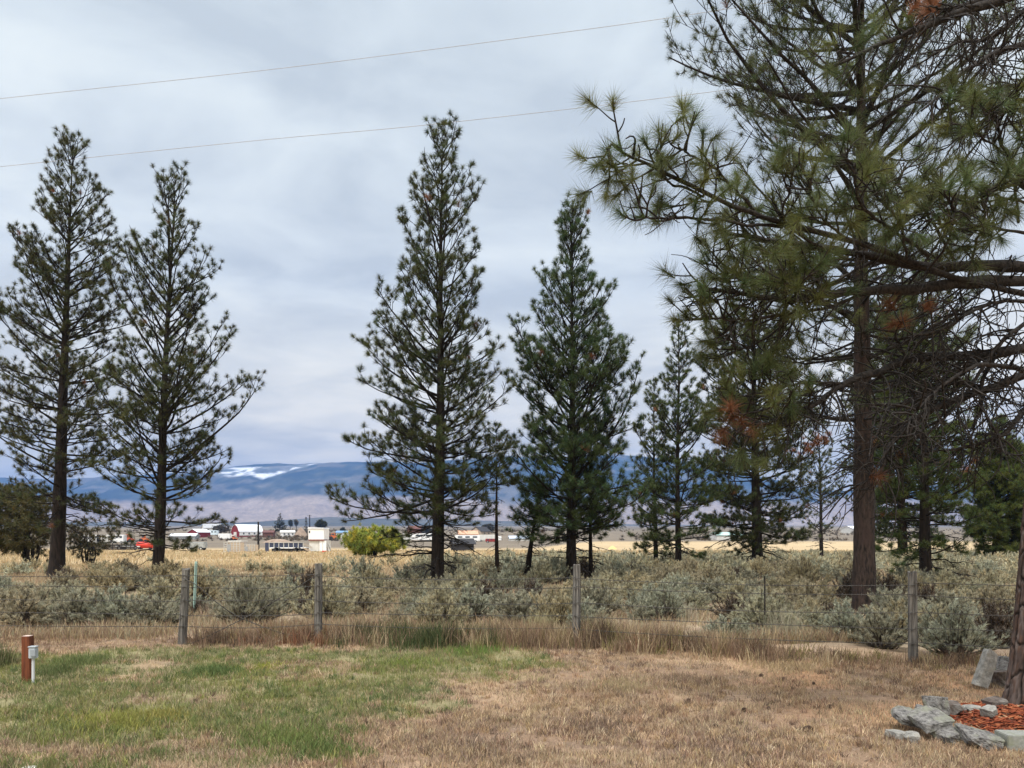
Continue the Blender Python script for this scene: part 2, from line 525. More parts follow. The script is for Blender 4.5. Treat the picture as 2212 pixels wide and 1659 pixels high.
# low dark foothill in front
fx = np.linspace(-4200, 1200, 300); fyv = np.linspace(4200, 5400, 24)
FX, FY = np.meshgrid(fx, fyv)
fpx = CX + FX * F / 4800
top = np.interp(fpx, [-400, 300, 520, 640, 720, 800, 1000, 1150, 1400], [1126, 1128, 1130, 1122, 1117, 1120, 1124, 1127, 1134])
fh = EYE + (HY - top) * 4800 / F
fu = (FY - 4200) / 1200
fhh = 40 + (fh - 40) * np.sin(np.clip(fu, 0, 1) * np.pi) ** .8 + (fbm(FX * .01, FY * .01, 15, 3) - .5) * 5 * np.sin(fu * np.pi)
fhh = np.where((fu <= 0) | (fu >= 1), 30, fhh)
idx = np.arange(300 * 24).reshape(24, 300)
qf = np.stack([idx[:-1, :-1], idx[:-1, 1:], idx[1:, 1:], idx[1:, :-1]], -1).reshape(-1, 4)
fcol = lerp((0.05, 0.055, 0.04), (0.13, 0.12, 0.09), fbm(FX * .006, FY * .01, 19, 4))
fo_ = mk('foothill', np.stack([FX, FY, fhh], -1), [qf], M_ := terrain_mat('foothill scrub', .02, .08, .2, 0), col=fcol.reshape(-1, 3), smooth=True)
tag(fo_, 'low dark foothill at the mountain foot', kind='structure')

# ------------------------------------------------------------------ pines
UP = np.array([0, 0, 1.0])


def needles(rng, pos, dirs, L, K, w, base, dead=None, brown=0.1, spread=(10, 95), along=.55, droop=.12, huev=1.0):
    """bundles of needles: every needle one slim triangle"""
    M = len(pos)
    if M == 0: return np.zeros((0, 3)), np.zeros((0, 3))
    L = np.broadcast_to(L, (M,))
    d = nrm(dirs)
    a = nrm(np.cross(d, nrm(rng.normal(size=(M, 3))))); b = np.cross(d, a)
    th = np.radians(rng.uniform(spread[0], spread[1], (M, K))); ph = rng.uniform(0, 2 * np.pi, (M, K))
    nd = d[:, None] * np.cos(th)[..., None] + (a[:, None] * np.cos(ph)[..., None] + b[:, None] * np.sin(ph)[..., None]) * np.sin(th)[..., None]
    ln = (L[:, None] * rng.uniform(.7, 1.1, (M, K)))[..., None]
    st = pos[:, None] - d[:, None] * (L[:, None] * along * rng.uniform(0, 1, (M, K)))[..., None]
    tip = st + nd * ln; tip[..., 2] -= droop * ln[..., 0] * rng.uniform(0, 1, (M, K))
    sd = nrm(np.cross(nd, nrm(rng.normal(size=(M, K, 3))))) * (w / 2)
    V = np.stack([st - sd, st + sd, tip], 2).reshape(-1, 3)
    tn = rng.uniform(.6, 1.35, (M, 1)) * rng.uniform(.75, 1.25, (M, K))
    col = np.asarray(base) * tn[..., None]
    hue = huev * rng.uniform(-1, 1, (M, 1, 1)); col = col * (1 + hue * np.array([.22, .05, -.1]))
    br = rng.uniform(size=(M, K)) < brown
    col = np.where(br[..., None], np.array([.085, .052, .03]) * tn[..., None], col)
    if dead is not None:
        col = np.where(dead[:, None, None], np.array([.23, .10, .05]) * tn[..., None], col)
    return V, np.repeat(col.reshape(-1, 3), 3, 0)


def twigs_on(rng, Pb, L, s0, spacing, lmin, lmax, lfac=.42, curl=.35, sub=True, flat=.5, side_up=.15):
    """side shoots of one limb: arrays of 4-point paths, tip positions, tip directions"""
    n = max(1, int(L * (1 - s0) / spacing))
    s = np.sort(rng.uniform(s0, .98, n)); m = len(Pb) - 1
    t = s * m; i = np.minimum(t.astype(int), m - 1); f = (t - i)[:, None]
    p = Pb[i] * (1 - f) + Pb[i + 1] * f; tg = nrm(Pb[i + 1] - Pb[i])
    lat = nrm(np.cross(tg, UP + 1e-3))
    lat = nrm(lat * np.where(np.arange(n) % 2, 1, -1)[:, None] + UP * rng.uniform(-flat, flat + side_up, (n, 1)))
    an = np.radians(rng.uniform(30, 68, n))[:, None]
    d0 = tg * np.cos(an) + lat * np.sin(an)
    ln = np.clip(L * lfac * rng.uniform(.45, 1.1, n) * (1.22 - s), lmin, lmax)[:, None]
    wig = rng.normal(size=(n, 3)) * .12
    u = np.array([0, .33, .66, 1.0])
    W = p[:, None] + d0[:, None] * ln[:, None] * u[None, :, None] + (UP * curl + wig)[:, None] * ln[:, None] * (u ** 2)[None, :, None]
    out = [W]
    if sub:
        big = np.where(ln[:, 0] > lmin * 1.6)[0]
        for uu in (.4, .62, .82):
            b = W[big]; k = uu * 3; j = int(k); q0 = b[:, j] * (1 - (k - j)) + b[:, min(j + 1, 3)] * (k - j)
            tt = nrm(b[:, min(j + 1, 3)] - b[:, j]); la = nrm(np.cross(tt, UP + 1e-3)) * np.where(rng.uniform(size=len(big)) < .5, 1, -1)[:, None]
            a2 = np.radians(rng.uniform(35, 60, len(big)))[:, None]
            d2 = tt * np.cos(a2) + nrm(la + UP * rng.uniform(-.3, .7, (len(big), 1))) * np.sin(a2)
            l2 = np.maximum(lmin * .7, ln[big] * rng.uniform(.25, .45, (len(big), 1)))
            out.append(q0[:, None] + d2[:, None] * l2[:, None] * u[None, :, None] + (UP * curl)[None, None] * l2[:, None] * (u ** 2)[None, :, None])
    W = np.concatenate(out)
    return W


def trunk_mesh(H, r0, axis, k=14, step=.35, flare=1.3, power=1.1, rough=.06, seed=0):
    n = max(12, int(H / step))
    z = np.concatenate([[-.25, 0, .08, .2, .4], np.linspace(.7, H, n)])
    zt = np.clip(z / H, 0, 1)
    r = r0 * np.maximum((1 - zt) ** power, .012) * (1 + (flare - 1) * np.exp(-np.maximum(z, 0) / .25))
    a = np.arange(k) * 2 * np.pi / k
    rr = r[:, None] * (1 + rough * 2 * (vnoise(a[None, :] * 3 + 5, z[:, None] * 2.2, seed) - .5) + rough * 1.2 * (vnoise(a[None, :] * 8, z[:, None] * 5, seed + 3) - .5))
    ax = np.array([axis(v) for v in z])
    V = np.stack([ax[:, 0:1] + rr * np.cos(a), ax[:, 1:2] + rr * np.sin(a), np.repeat(ax[:, 2:3], k, 1)], -1)
    m = len(z); idx = np.arange(m * k).reshape(m, k); nx_ = np.roll(idx, -1, 1)
    q = np.stack([idx[:-1], nx_[:-1], nx_[1:], idx[1:]], -1).reshape(-1, 4)
    return V.reshape(-1, 3), q


def thin(rng, p, cell):
    """keep one shoot per cell so that the tufts stand apart"""
    o = rng.permutation(len(p)); k_ = np.floor(p[o] / cell).astype(np.int64)
    h = k_[:, 0] * 73856093 ^ k_[:, 1] * 19349663 ^ k_[:, 2] * 83492791
    _, i = np.unique(h, return_index=True)
    return o[i]


def pine(label, base, top, prof, r0, seed, live, dead_to=None, group=None, needle=(.062, .072, .030), tl=.20, K=110, nw=.0078,
         spacing=.44, nb=(4, 6), tw=.25, e_low=0, e_top=58, upc=24, lfac=.5, dead_n=14, dead_len=.75, brown=.1, dens=1.0, bark=None, lm=(.22, .85),
         d=None, s0=.22, cat='pine tree', name='pine_tree', deadtuft=0.006, spread=(10, 100), wig=.05, branch_r=.85, sep=1.45):
    rng = np.random.default_rng(seed)
    d = depth_for(base[1]) if d is None else d
    bx = (base[0] - CX) * d / F
    bz = float(gz(bx, d))
    m = d / F
    ztop = EYE + (HY - top[1]) * m - bz
    dx = (top[0] - base[0]) * m
    H = ztop
    ph = rng.uniform(0, 6.28, 2)

    def axis(z):
        t = np.clip(z / H, 0, 1)
        return np.array([dx * t + .06 * math.sin(z * .5 + ph[0]) * t * (1 - t) * 2, .06 * math.sin(z * .6 + ph[1]) * t, z])
    pr = np.array(sorted([(EYE + (HY - y) * m - bz, l, r) for y, l, r in prof]))
    pz = pr[:, 0]
    axx = np.array([axis(z)[0] for z in pz])
    Lx = np.maximum(.05, bx + axx - (pr[:, 1] - CX) * m); Rx = np.maximum(.05, (pr[:, 2] - CX) * m - bx - axx)
    root = empty(name, (bx, d, bz), label, cat, group)
    V, q = trunk_mesh(H, r0, axis, 16 if r0 > .2 else 10, .3, seed=seed)
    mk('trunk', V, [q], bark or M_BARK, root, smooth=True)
    zl = EYE + (HY - live) * m - bz
    br, twb, tubes_dead = [], [], []
    tp, td, dd = [], [], []
    z = zl
    while z < H * .975:
        uu = (z - zl) / (H - zl)
        n = int(rng.integers(nb[0], nb[1] + 1)) + (2 if uu < .28 else (1 if uu < .5 else 0)); a0 = rng.uniform(0, 6.28)
        for kk in range(n):
            az = a0 + kk * 2 * math.pi / n + rng.normal() * .3
            el0 = e_low + (e_top - e_low) * uu ** .65 + rng.normal() * 10
            el1 = el0 + upc * rng.uniform(.5, 1.4)
            em = math.radians(.6 * el0 + .4 * el1)
            f = (math.cos(az) + 1) / 2
            zs = z + rng.normal() * spacing * .3
            ext = .5
            for _ in range(4):
                zt = min(zs + ext * math.tan(em), pz[-1])
                ext = np.interp(zt, pz, Lx) * (1 - f) + np.interp(zt, pz, Rx) * f
            ext *= rng.uniform(.60, 1.04) if rng.uniform() < .88 else rng.uniform(.98, 1.12)
            if ext < .06: continue
            Lp = max(.12, ext / max(.4, math.cos(em)))
            if em > .1: Lp = min(Lp, max(.1, (H + .02 - zs) / math.sin(min(1.5, em + .12))))
            npt = 9
            s = np.linspace(0, 1, npt); ee = np.radians(el0 + (el1 - el0) * s ** 1.5); aa = az + rng.normal() * .25 * s
            dr = np.stack([np.cos(aa) * np.cos(ee), np.sin(aa) * np.cos(ee), np.sin(ee)], -1)
            pts = np.vstack([[0, 0, 0], np.cumsum(dr[:-1], 0)]) * (Lp / (npt - 1)) + axis(max(zs, .1))
            pts[2:] += np.cumsum(rng.normal(size=(npt - 2, 3)) * wig * Lp * .12, 0)
            rb = (.008 + .015 * Lp) * branch_r
            br.append((pts, rb * np.linspace(1, .22, npt)))
            dead_b = rng.uniform() < deadtuft * .35
            W = twigs_on(rng, pts, Lp, s0 if Lp > .6 else .1, tw / dens, lm[0] * .8, lm[1], lfac)
            twb.append(W)
            tp.append(W[:, -1]); td.append(W[:, -1] - W[:, -2]); dd.append(np.full(len(W), dead_b))
            mid = rng.uniform(size=len(W)) < .16 * dens
            tp.append(W[mid, 2]); td.append(W[mid, 3] - W[mid, 1]); dd.append(np.full(mid.sum(), dead_b))
            tp.append(pts[-1:]); td.append(pts[-1:] - pts[-2:-1]); dd.append(np.array([dead_b]))
        z += spacing * (rng.uniform(.75, 1.25) if rng.uniform() > .14 else 1.9) * (1 - .35 * uu)
    # leader
    for j in range(9):
        zz = H - j * tl * .55
        tp.append(axis(zz)[None]); td.append(np.array([[rng.normal() * .4, rng.normal() * .4, 1.0]])); dd.append(np.array([False]))
    # bare dead limbs low on the trunk
    if dead_to is not None:
        zd = EYE + (HY - dead_to) * m - bz
        for _ in range(dead_n):
            zs = rng.uniform(zd, zl + .4); az = rng.uniform(0, 6.28); f = (math.cos(az) + 1) / 2
            ext = (np.interp(zl + .5, pz, Lx) * (1 - f) + np.interp(zl + .5, pz, Rx) * f) * dead_len * rng.uniform(.25, 1.05)
            s = np.linspace(0, 1, 9); e0 = rng.uniform(-22, 12); ee = np.radians(e0 - 20 * s + 14 * s ** 3); aa = az + rng.normal() * .4 * s
            dr = np.stack([np.cos(aa) * np.cos(ee), np.sin(aa) * np.cos(ee), np.sin(ee)], -1)
            pts = np.vstack([[0, 0, 0], np.cumsum(dr[:-1], 0)]) * (ext / 8) + axis(zs)
            pts[2:] += np.cumsum(rng.normal(size=(7, 3)) * .02 * ext, 0)
            pts[:, 2] = np.maximum(pts[:, 2], .08)
            br.append((pts, (.008 + .013 * ext) * np.linspace(1, .2, 9)))
            W = twigs_on(rng, pts, ext, .25, .16, .12, .7, .4, -.25, True)
            W[..., 2] = np.maximum(W[..., 2], .05)
            tubes_dead.append(W)
    T = Tubes()
    for p_, r_ in br: T.batch(p_, r_, 5)
    if twb:
        W = np.concatenate(twb); T.batch(W, np.tile(np.array([.0085, .007, .006, .004]), (len(W), 1)) * (.8 + .02 * d), 3)
    if tubes_dead:
        W = np.concatenate(tubes_dead); T.batch(W, np.tile(np.array([.008, .0065, .005, .003]), (len(W), 1)) * (.7 + .02 * d), 3)
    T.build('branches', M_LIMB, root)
    tp = np.concatenate(tp); td = np.concatenate(td); dd = np.concatenate(dd)
    dd = dd | (rng.uniform(size=len(dd)) < deadtuft)
    kp_ = thin(rng, tp, tl * sep); tp, td, dd = tp[kp_], td[kp_], dd[kp_]
    V, C = needles(rng, tp, td + UP * .25 * np.linalg.norm(td, axis=1, keepdims=True), tl * rng.uniform(.75, 1.15, len(tp)), K, nw, needle, dd, brown, spread)
    mk('crown', V, [np.arange(len(V)).reshape(-1, 3)], M_NEEDLE, root, col=C)
    return root


PINES = 'pines standing behind the wire fence'
pine('tall dark pine at the far left with thick trunk and broken limb stubs', (122, 1250), (158, 290),
     [(285, 150, 168), (330, 122, 198), (400, 82, 225), (470, 60, 245), (520, 40, 255), (555, 0, 262), (640, -20, 280), (700, -45, 285), (800, -60, 290), (900, -60, 280), (1000, -50, 262), (1060, -30, 250), (1130, 0, 230)],
     .29, 11, 1085, 1150, PINES, needle=(0.075, 0.091, 0.034), spacing=.50, nb=(4, 6), brown=.2, tw=.24, dead_n=14, e_low=-14, upc=22, e_top=52, sep=1.45)
pine('slender open pine to the right of the far left pine, tip bent right', (340, 1262), (377, 365),
     [(360, 370, 384), (400, 352, 402), (450, 318, 430), (510, 284, 448), (560, 270, 470), (650, 258, 492), (700, 250, 508), (760, 240, 545), (790, 235, 556), (850, 222, 548), (900, 215, 535), (960, 210, 518), (1020, 200, 505), (1080, 195, 528), (1130, 205, 520), (1180, 230, 470)],
     .205, 12, 1160, 1225, PINES, needle=(0.076, 0.092, 0.034), spacing=.46, nb=(4, 5), brown=.12, tw=.27, dead_n=14, e_low=0, e_top=58, sep=1.5)
pine('tall pine right of the yellow bush with bare curved lower limbs', (945, 1275), (957, 265),
     [(262, 951, 963), (310, 928, 990), (355, 905, 1020), (400, 876, 1040), (450, 865, 1042), (500, 842, 1050), (560, 835, 1062), (620, 795, 1068), (660, 778, 1075), (720, 772, 1090), (790, 765, 1100), (850, 800, 1108), (900, 790, 1110), (950, 722, 1118), (1010, 700, 1110), (1060, 716, 1100), (1110, 728, 1090), (1170, 760, 1080)],
     .215, 13, 1135, 1235, PINES, needle=(0.072, 0.092, 0.034), spacing=.42, nb=(4, 6), brown=.12, tw=.24, dead_n=34, dead_len=.8, e_low=-8, e_top=58, sep=1.4)
pine('dense dark green pine with a pointed top, centre right', (1234, 1262), (1237, 437),
     [(432, 1231, 1243), (470, 1215, 1262), (520, 1195, 1280), (580, 1168, 1290), (620, 1160, 1330), (680, 1140, 1340), (720, 1106, 1386), (800, 1105, 1380), (850, 1110, 1370), (920, 1100, 1372), (980, 1085, 1390), (1050, 1085, 1400), (1110, 1095, 1380), (1160, 1120, 1340)],
     .19, 14, 1160, 1230, PINES, needle=(0.069, 0.104, 0.038), spacing=.37, nb=(5, 6), brown=.03, tw=.21, dead_n=18, e_low=-6, e_top=66, tl=.21, K=110, upc=26, dens=1.1, sep=1.25, deadtuft=.003)
pine('thin reddish trunked pine with a small high tuft beside the tall pine', (1075, 1262), (1072, 915),
     [(912, 1066, 1080), (940, 1035, 1105), (990, 1012, 1135), (1030, 1018, 1140), (1060, 1040, 1115)],
     .085, 15, 1050, 1245, PINES, needle=(0.088, 0.110, 0.034), spacing=.3, nb=(4, 5), tw=.17, dead_n=46, dead_len=.55, deadtuft=.02, bark=M_BARK_RED, e_low=5, e_top=40)
pine('short leaning pine left of the dense dark green pine', (1136, 1255), (1172, 1030),
     [(1028, 1166, 1178), (1060, 1130, 1195), (1090, 1100, 1210), (1120, 1085, 1215), (1150, 1090, 1200), (1165, 1110, 1180)],
     .13, 16, 1160, 1225, PINES, needle=(0.068, 0.106, 0.034), spacing=.3, nb=(4, 6), tw=.16, dead_n=16, dead_len=.9, e_low=0, e_top=30)
pine('thin pole like pine close behind the dense dark green pine', (1277, 1255), (1272, 890),
     [(886, 1266, 1278), (930, 1240, 1305), (1000, 1215, 1330), (1060, 1205, 1345), (1110, 1210, 1350), (1160, 1235, 1330)],
     .09, 17, 1140, 1240, PINES, needle=(0.078, 0.110, 0.034), spacing=.36, nb=(3, 5), tw=.2, dead_n=18, dead_len=1.3, e_low=-5, e_top=40)
pine('short slim pine beside the spire shaped pine, brown flecked top', (1417, 1238), (1412, 815),
     [(812, 1407, 1418), (860, 1390, 1432), (920, 1375, 1448), (1000, 1362, 1458), (1080, 1350, 1468), (1140, 1352, 1470), (1180, 1365, 1460)],
     .12, 18, 1185, 1225, PINES, needle=(0.078, 0.104, 0.034), spacing=.4, nb=(4, 5), tw=.2, dead_n=12, dead_len=.9, brown=.14, deadtuft=.012, e_low=-8, sep=1.2)
pine('spire shaped pine with narrow pointed leader against the sky', (1465, 1243), (1465, 680),
     [(676, 1460, 1471), (715, 1450, 1482), (760, 1432, 1500), (820, 1420, 1510), (880, 1402, 1530), (950, 1390, 1548), (1020, 1375, 1565), (1080, 1368, 1572), (1140, 1370, 1575), (1180, 1395, 1540)],
     .15, 19, 1180, 1215, PINES, needle=(0.073, 0.104, 0.034), spacing=.44, nb=(4, 5), tw=.21, dead_n=12, dead_len=.9, brown=.1, e_low=-10, e_top=58, sep=1.25)
pine('bushy pine with thick dark trunk left of the big bare trunk', (1636, 1236), (1625, 560),
     [(555, 1615, 1635), (620, 1575, 1675), (700, 1515, 1735), (760, 1500, 1755), (830, 1505, 1760), (900, 1480, 1775), (970, 1485, 1785), (1040, 1485, 1790), (1100, 1495, 1785), (1160, 1510, 1765), (1185, 1550, 1720)],
     .27, 20, 1165, 1200, PINES, needle=(0.073, 0.091, 0.033), spacing=.46, nb=(5, 6), tw=.22, dead_n=16, dead_len=.9, brown=.12, e_low=-16, e_top=45, dens=1.05, deadtuft=.004, sep=.95)
pine('thin sparse young pine just left of the big bare trunk', (1775, 1216), (1768, 880),
     [(876, 1763, 1773), (930, 1745, 1795), (1000, 1725, 1820), (1060, 1715, 1835), (1110, 1718, 1830), (1150, 1740, 1800)],
     .15, 21, 1140, 1190, PINES, needle=(0.073, 0.096, 0.038), spacing=.60, nb=(3, 5), tw=.28, dead_n=20, dead_len=.9, e_low=12, e_top=50)
pine('brown barked pine half hidden behind the trunk with drooping needles', (1951, 1212), (1930, 560),
     [(556, 1922, 1938), (650, 1850, 2010), (760, 1825, 2035), (880, 1810, 2060), (980, 1815, 2075), (1080, 1820, 2080), (1140, 1840, 2060)],
     .38, 22, 1150, 1190, PINES, needle=(0.078, 0.106, 0.037), spacing=.50, nb=(5, 6), tw=.24, sep=1.05, dead_n=8, dead_len=.8, e_low=-16, e_top=45, tl=.22, bark=M_BARK_RED)
pine('green pine with soft low boughs behind the right fence post', (2000, 1277), (1992, 560),
     [(556, 1984, 2000), (650, 1930, 2060), (780, 1890, 2110), (900, 1880, 2125), (980, 1875, 2130), (1060, 1870, 2150), (1120, 1880, 2150), (1170, 1900, 2120)],
     .19, 23, 1180, 1240, PINES, needle=(0.085, 0.118, 0.034), spacing=.42, nb=(5, 6), tw=.2, dead_n=14, dead_len=.9, e_low=-16, e_top=45, dens=1.15, tl=.20, sep=1.1)
pine('bright green bushy pine at the right edge beyond the leaning trunk', (2150, 1213), (2160, 900),
     [(896, 2150, 2170), (940, 2128, 2225), (990, 2116, 2260), (1050, 2108, 2290), (1110, 2105, 2300), (1160, 2108, 2300), (1195, 2120, 2280)],
     .3, 24, 1195, None, PINES, needle=(.12, .15, .04), spacing=.30, nb=(8, 10), tw=.22, e_low=-4, e_top=45, tl=.28, K=90, nw=.012, brown=.03, sep=.85, deadtuft=0)
pine('huge bare brown trunk pine with high open crown, right of centre', (1867, 1338), (1856, -560),
     [(-560, 1850, 1862), (-420, 1740, 1960), (-260, 1600, 2100), (-100, 1500, 2180), (0, 1425, 2215), (60, 1440, 2225), (150, 1520, 2230), (235, 1430, 2220), (330, 1540, 2210), (450, 1560, 2160), (560, 1520, 2130), (640, 1540, 2110), (760, 1600, 2080), (850, 1650, 2050), (940, 1720, 2020), (1000, 1780, 1980)],
     .228, 25, 900, 1060, PINES, needle=(0.078, 0.099, 0.037), spacing=.50, nb=(4, 5), tw=.18, dead_n=26, sep=1.4, dead_len=.75, brown=.12, e_low=-4, e_top=40, upc=30, tl=.19, K=80, nw=.0050, bark=M_BARK_RED, lm=(.3, 1.3), lfac=.45, s0=.25, deadtuft=.002)

# ------------------------------------------------------------------ the near leaning pine at the right edge
def curly(rng, p, d0, ln, seg=7, turn=(.3, 1.6), toward=None):
    """paths that keep bending about one axis each; toward = bend toward this direction, else any"""
    M = len(p); d = nrm(d0)
    ax = nrm(np.cross(d, rng.normal(size=(M, 3)))) if toward is None else nrm(np.cross(d, np.asarray(toward) + rng.normal(size=(M, 3)) * .35))
    an = rng.uniform(turn[0], turn[1], M) / (seg - 1)
    out = [p]; q = p
    for i in range(seg - 1):
        q = q + d * (ln / (seg - 1))[:, None]
        out.append(q)
        a = (an * (.4 + 1.4 * i / (seg - 1)))[:, None]
        d = nrm(d * np.cos(a) + np.cross(ax, d) * np.sin(a) + ax * np.sum(ax * d, 1, keepdims=True) * (1 - np.cos(a)) + rng.normal(size=(M, 3)) * .09)
    return np.stack(out, 1)


def shoots(rng, pts, n, s_lo, s_hi, ln_lo, ln_hi, ang=(30, 70), upb=.15, **kw):
    s = rng.uniform(s_lo, s_hi, n); m = len(pts) - 1; t = s * m; i = np.minimum(t.astype(int), m - 1); f = (t - i)[:, None]
    p = pts[i] * (1 - f) + pts[i + 1] * f; tg = nrm(pts[i + 1] - pts[i])
    la = nrm(np.cross(tg, nrm(rng.normal(size=(n, 3))))) + UP * upb
    a = np.radians(rng.uniform(*ang, n))[:, None]
    return curly(rng, p, tg * np.cos(a) + nrm(la) * np.sin(a), rng.uniform(ln_lo, ln_hi, n), **kw)


rg = np.random.default_rng(99)
NB = np.array([5.03, 7.47, 0.0]); NB[2] = float(gz(NB[0], NB[1]))
NH = 15.5
near = empty('pine_tree', tuple(NB), 'near leaning pine with plated bark at the right edge, rising from the ring of stones', 'pine tree', None)


def naxis(z):
    return np.array([.067 * z + .10 * np.sin(z * .5) * .4, .03 * np.sin(z * .7), z])


k = 150; zz = np.concatenate([np.linspace(-.2, 3.2, 260), np.linspace(3.25, NH, 90)])
aa = np.arange(k) * 2 * np.pi / k
r = .215 * np.maximum(1 - np.clip(zz / NH, 0, 1), .02) ** .8 * (1 + .30 * np.exp(-np.maximum(zz, 0) / .22))
A2, Z2 = np.meshgrid(aa, zz)
ca, sa = np.cos(A2), np.sin(A2)
warp = (fbm(A2 * 2.2 + 9, Z2 * 3, 201, 3) - .5) * 1.2
cell = A2 * 14 / (2 * np.pi) + warp
fur = np.abs((cell % 1.0) - .5) * 2                      # 1 at a furrow
zc_ = Z2 * 3.2 + np.floor(cell) * 1.7 + (fbm(A2 * 3, Z2 * 4, 205, 2) - .5) * .8
cr = np.abs((zc_ % 1.0) - .5) * 2
plate = 1 - np.maximum(sstep(.62, .95, fur), .8 * sstep(.82, .98, cr))
fine = fbm(A2 * 14, Z2 * 18, 207, 4)
RR = r[:, None] * (1 + .05 * (vnoise(A2 * 1.4, Z2 * .9, 209) - .5)) + plate * .020 + (fine - .5) * .012 - .012
ax_ = np.array([naxis(z) for z in zz])
V = np.stack([ax_[:, 0:1] + RR * ca, ax_[:, 1:2] + RR * sa, Z2], -1)
pc = lerp((.075, .053, .045), (.15, .118, .105), sstep(.3, .7, fbm(A2 * 5, Z2 * 6, 211, 3)))
pc = lerp(pc, (.10, .052, .033), sstep(.5, .62, fbm(A2 * 8, Z2 * 9, 213, 3)) * .6)
pc = lerp((.012, .010, .009), pc, plate * (.55 + .45 * sstep(.35, .6, fine)))
m = len(zz); idx = np.arange(m * k).reshape(m, k); nxk = np.roll(idx, -1, 1)
q = np.stack([idx[:-1], nxk[:-1], nxk[1:], idx[1:]], -1).reshape(-1, 4)
mk('trunk', V, [q], M_BARK_NEAR, near, col=pc.reshape(-1, 3), smooth=True)

LT, LV, LD, LO = Tubes(), [], [], []       # tubes, tuft pos, dir, dead


def limb(px, r0, r1, live=None, n_live=0, tlen=(.25, .6), n_dead=0, dlen=(.2, .8), droop=True, dead_tip=False, tip=True, n_inner=0):
    pts = catmull([P3(*p) - NB for p in px], 30)
    pts[2:-1] += np.cumsum(rg.normal(size=(27, 3)) * .006, 0)
    LT.batch(pts, np.linspace(r0, r1, 30) * (1 + .12 * rg.normal(size=30).clip(-1, 1)), 8)
    if n_live:
        W = shoots(rg, pts, n_live, live, .99, *tlen, upb=.35, turn=(.3, 1.2), toward=UP, seg=6)
        LT.batch(W, np.tile(np.linspace(.009, .0045, 6), (len(W), 1)), 5)
        ps, ds = [W[:, -1]], [W[:, -1] - W[:, -2]]
        for uu in (3, 4):
            S = shoots_from(W, uu, (.10, .28))
            LT.batch(S, np.tile(np.linspace(.0065, .004, 6), (len(S), 1)), 4)
            ps.append(S[:, -1]); ds.append(S[:, -1] - S[:, -2])
        if tip: ps.append(pts[-1:]); ds.append(pts[-1:] - pts[-2:-1])
        ps, ds = np.concatenate(ps), np.concatenate(ds)
        LV.append(ps); LD.append(ds); LO.append(np.full(len(ps), dead_tip))
    if n_dead:
        D = shoots(rg, pts, n_dead, .05, .93, *dlen, ang=(35, 95), upb=-.1, turn=(.3, 2.3), toward=None if not droop else (-.3, 0, -1), seg=8)
        LT.batch(D, np.tile(np.linspace(.0085, .0032, 8), (len(D), 1)) * rg.uniform(.6, 1.4, (len(D), 1)), 4)
        E = shoots_from(D, 4, (.1, .35)); LT.batch(E, np.tile(np.linspace(.0055, .003, 6), (len(E), 1)), 3)
        E = shoots_from(D, 5, (.08, .25)); LT.batch(E, np.tile(np.linspace(.005, .003, 6), (len(E), 1)), 3)
    return pts


def shoots_from(W, j, ln):
    M = len(W); tg = nrm(W[:, j + 0] - W[:, j - 1])
    la = nrm(np.cross(tg, rg.normal(size=(M, 3)))); a = np.radians(rg.uniform(30, 60, M))[:, None]
    return curly(rg, W[:, j - 1], tg * np.cos(a) + la * np.sin(a), rg.uniform(*ln, M), seg=6, turn=(.2, 1.3), toward=UP if rg.uniform() < .6 else None)


# long foreground spray to the left
limb([(2290, 650, 7.5), (2050, 600, 7.0), (1880, 540, 6.6), (1700, 492, 6.2), (1560, 448, 5.95), (1440, 390, 5.75), (1345, 345, 5.65), (1310, 322, 5.6)], .032, .007, .45, 16, (.18, .42), 14, (.15, .45))
limb([(1690, 490, 6.2), (1600, 480, 6.0), (1500, 474, 5.8), (1420, 470, 5.65), (1372, 470, 5.6)], .014, .006, .2, 9, (.12, .3), 4, (.1, .3))
limb([(1640, 470, 6.1), (1572, 390, 5.9), (1500, 330, 5.75), (1468, 312, 5.7)], .013, .006, .3, 7, (.12, .28), 3, (.1, .3))
limb([(1520, 425, 5.9), (1452, 400, 5.8), (1425, 360, 5.75), (1420, 325, 5.7)], .010, .006, .3, 4, (.1, .22))
limb([(1830, 560, 6.5), (1690, 483, 6.1), (1703, 395, 5.9), (1715, 360, 5.85)], .013, .006, .3, 8, (.15, .35), 4, (.1, .3))
limb([(2005, 552, 6.8), (1930, 500, 6.3), (1879, 465, 6.0), (1850, 400, 5.8), (1843, 360, 5.75)], .016, .007, .25, 14, (.15, .4), 5, (.1, .4))
limb([(2060, 560, 7.0), (2005, 455, 6.6), (1960, 406, 6.3), (1925, 365, 6.2)], .014, .006, .3, 10, (.15, .35), 5, (.1, .4))
limb([(2280, 560, 7.5), (2225, 430, 7.0), (2168, 318, 6.6), (2150, 255, 6.5), (2140, 225, 6.4)], .022, .007, .25, 16, (.18, .45), 10, (.15, .5))
limb([(2168, 330, 6.6), (2110, 300, 6.4), (2075, 290, 6.3)], .010, .006, .2, 9, (.12, .3))
limb([(2230, 440, 7.0), (2150, 430, 6.7), (2070, 430, 6.5), (2010, 420, 6.4)], .013, .006, .2, 16, (.18, .4), 6, (.1, .4))
limb([(2290, 520, 7.5), (2150, 500, 7.0), (2060, 490, 6.7), (1990, 470, 6.5)], .016, .006, .2, 14, (.15, .4), 10, (.1, .4))
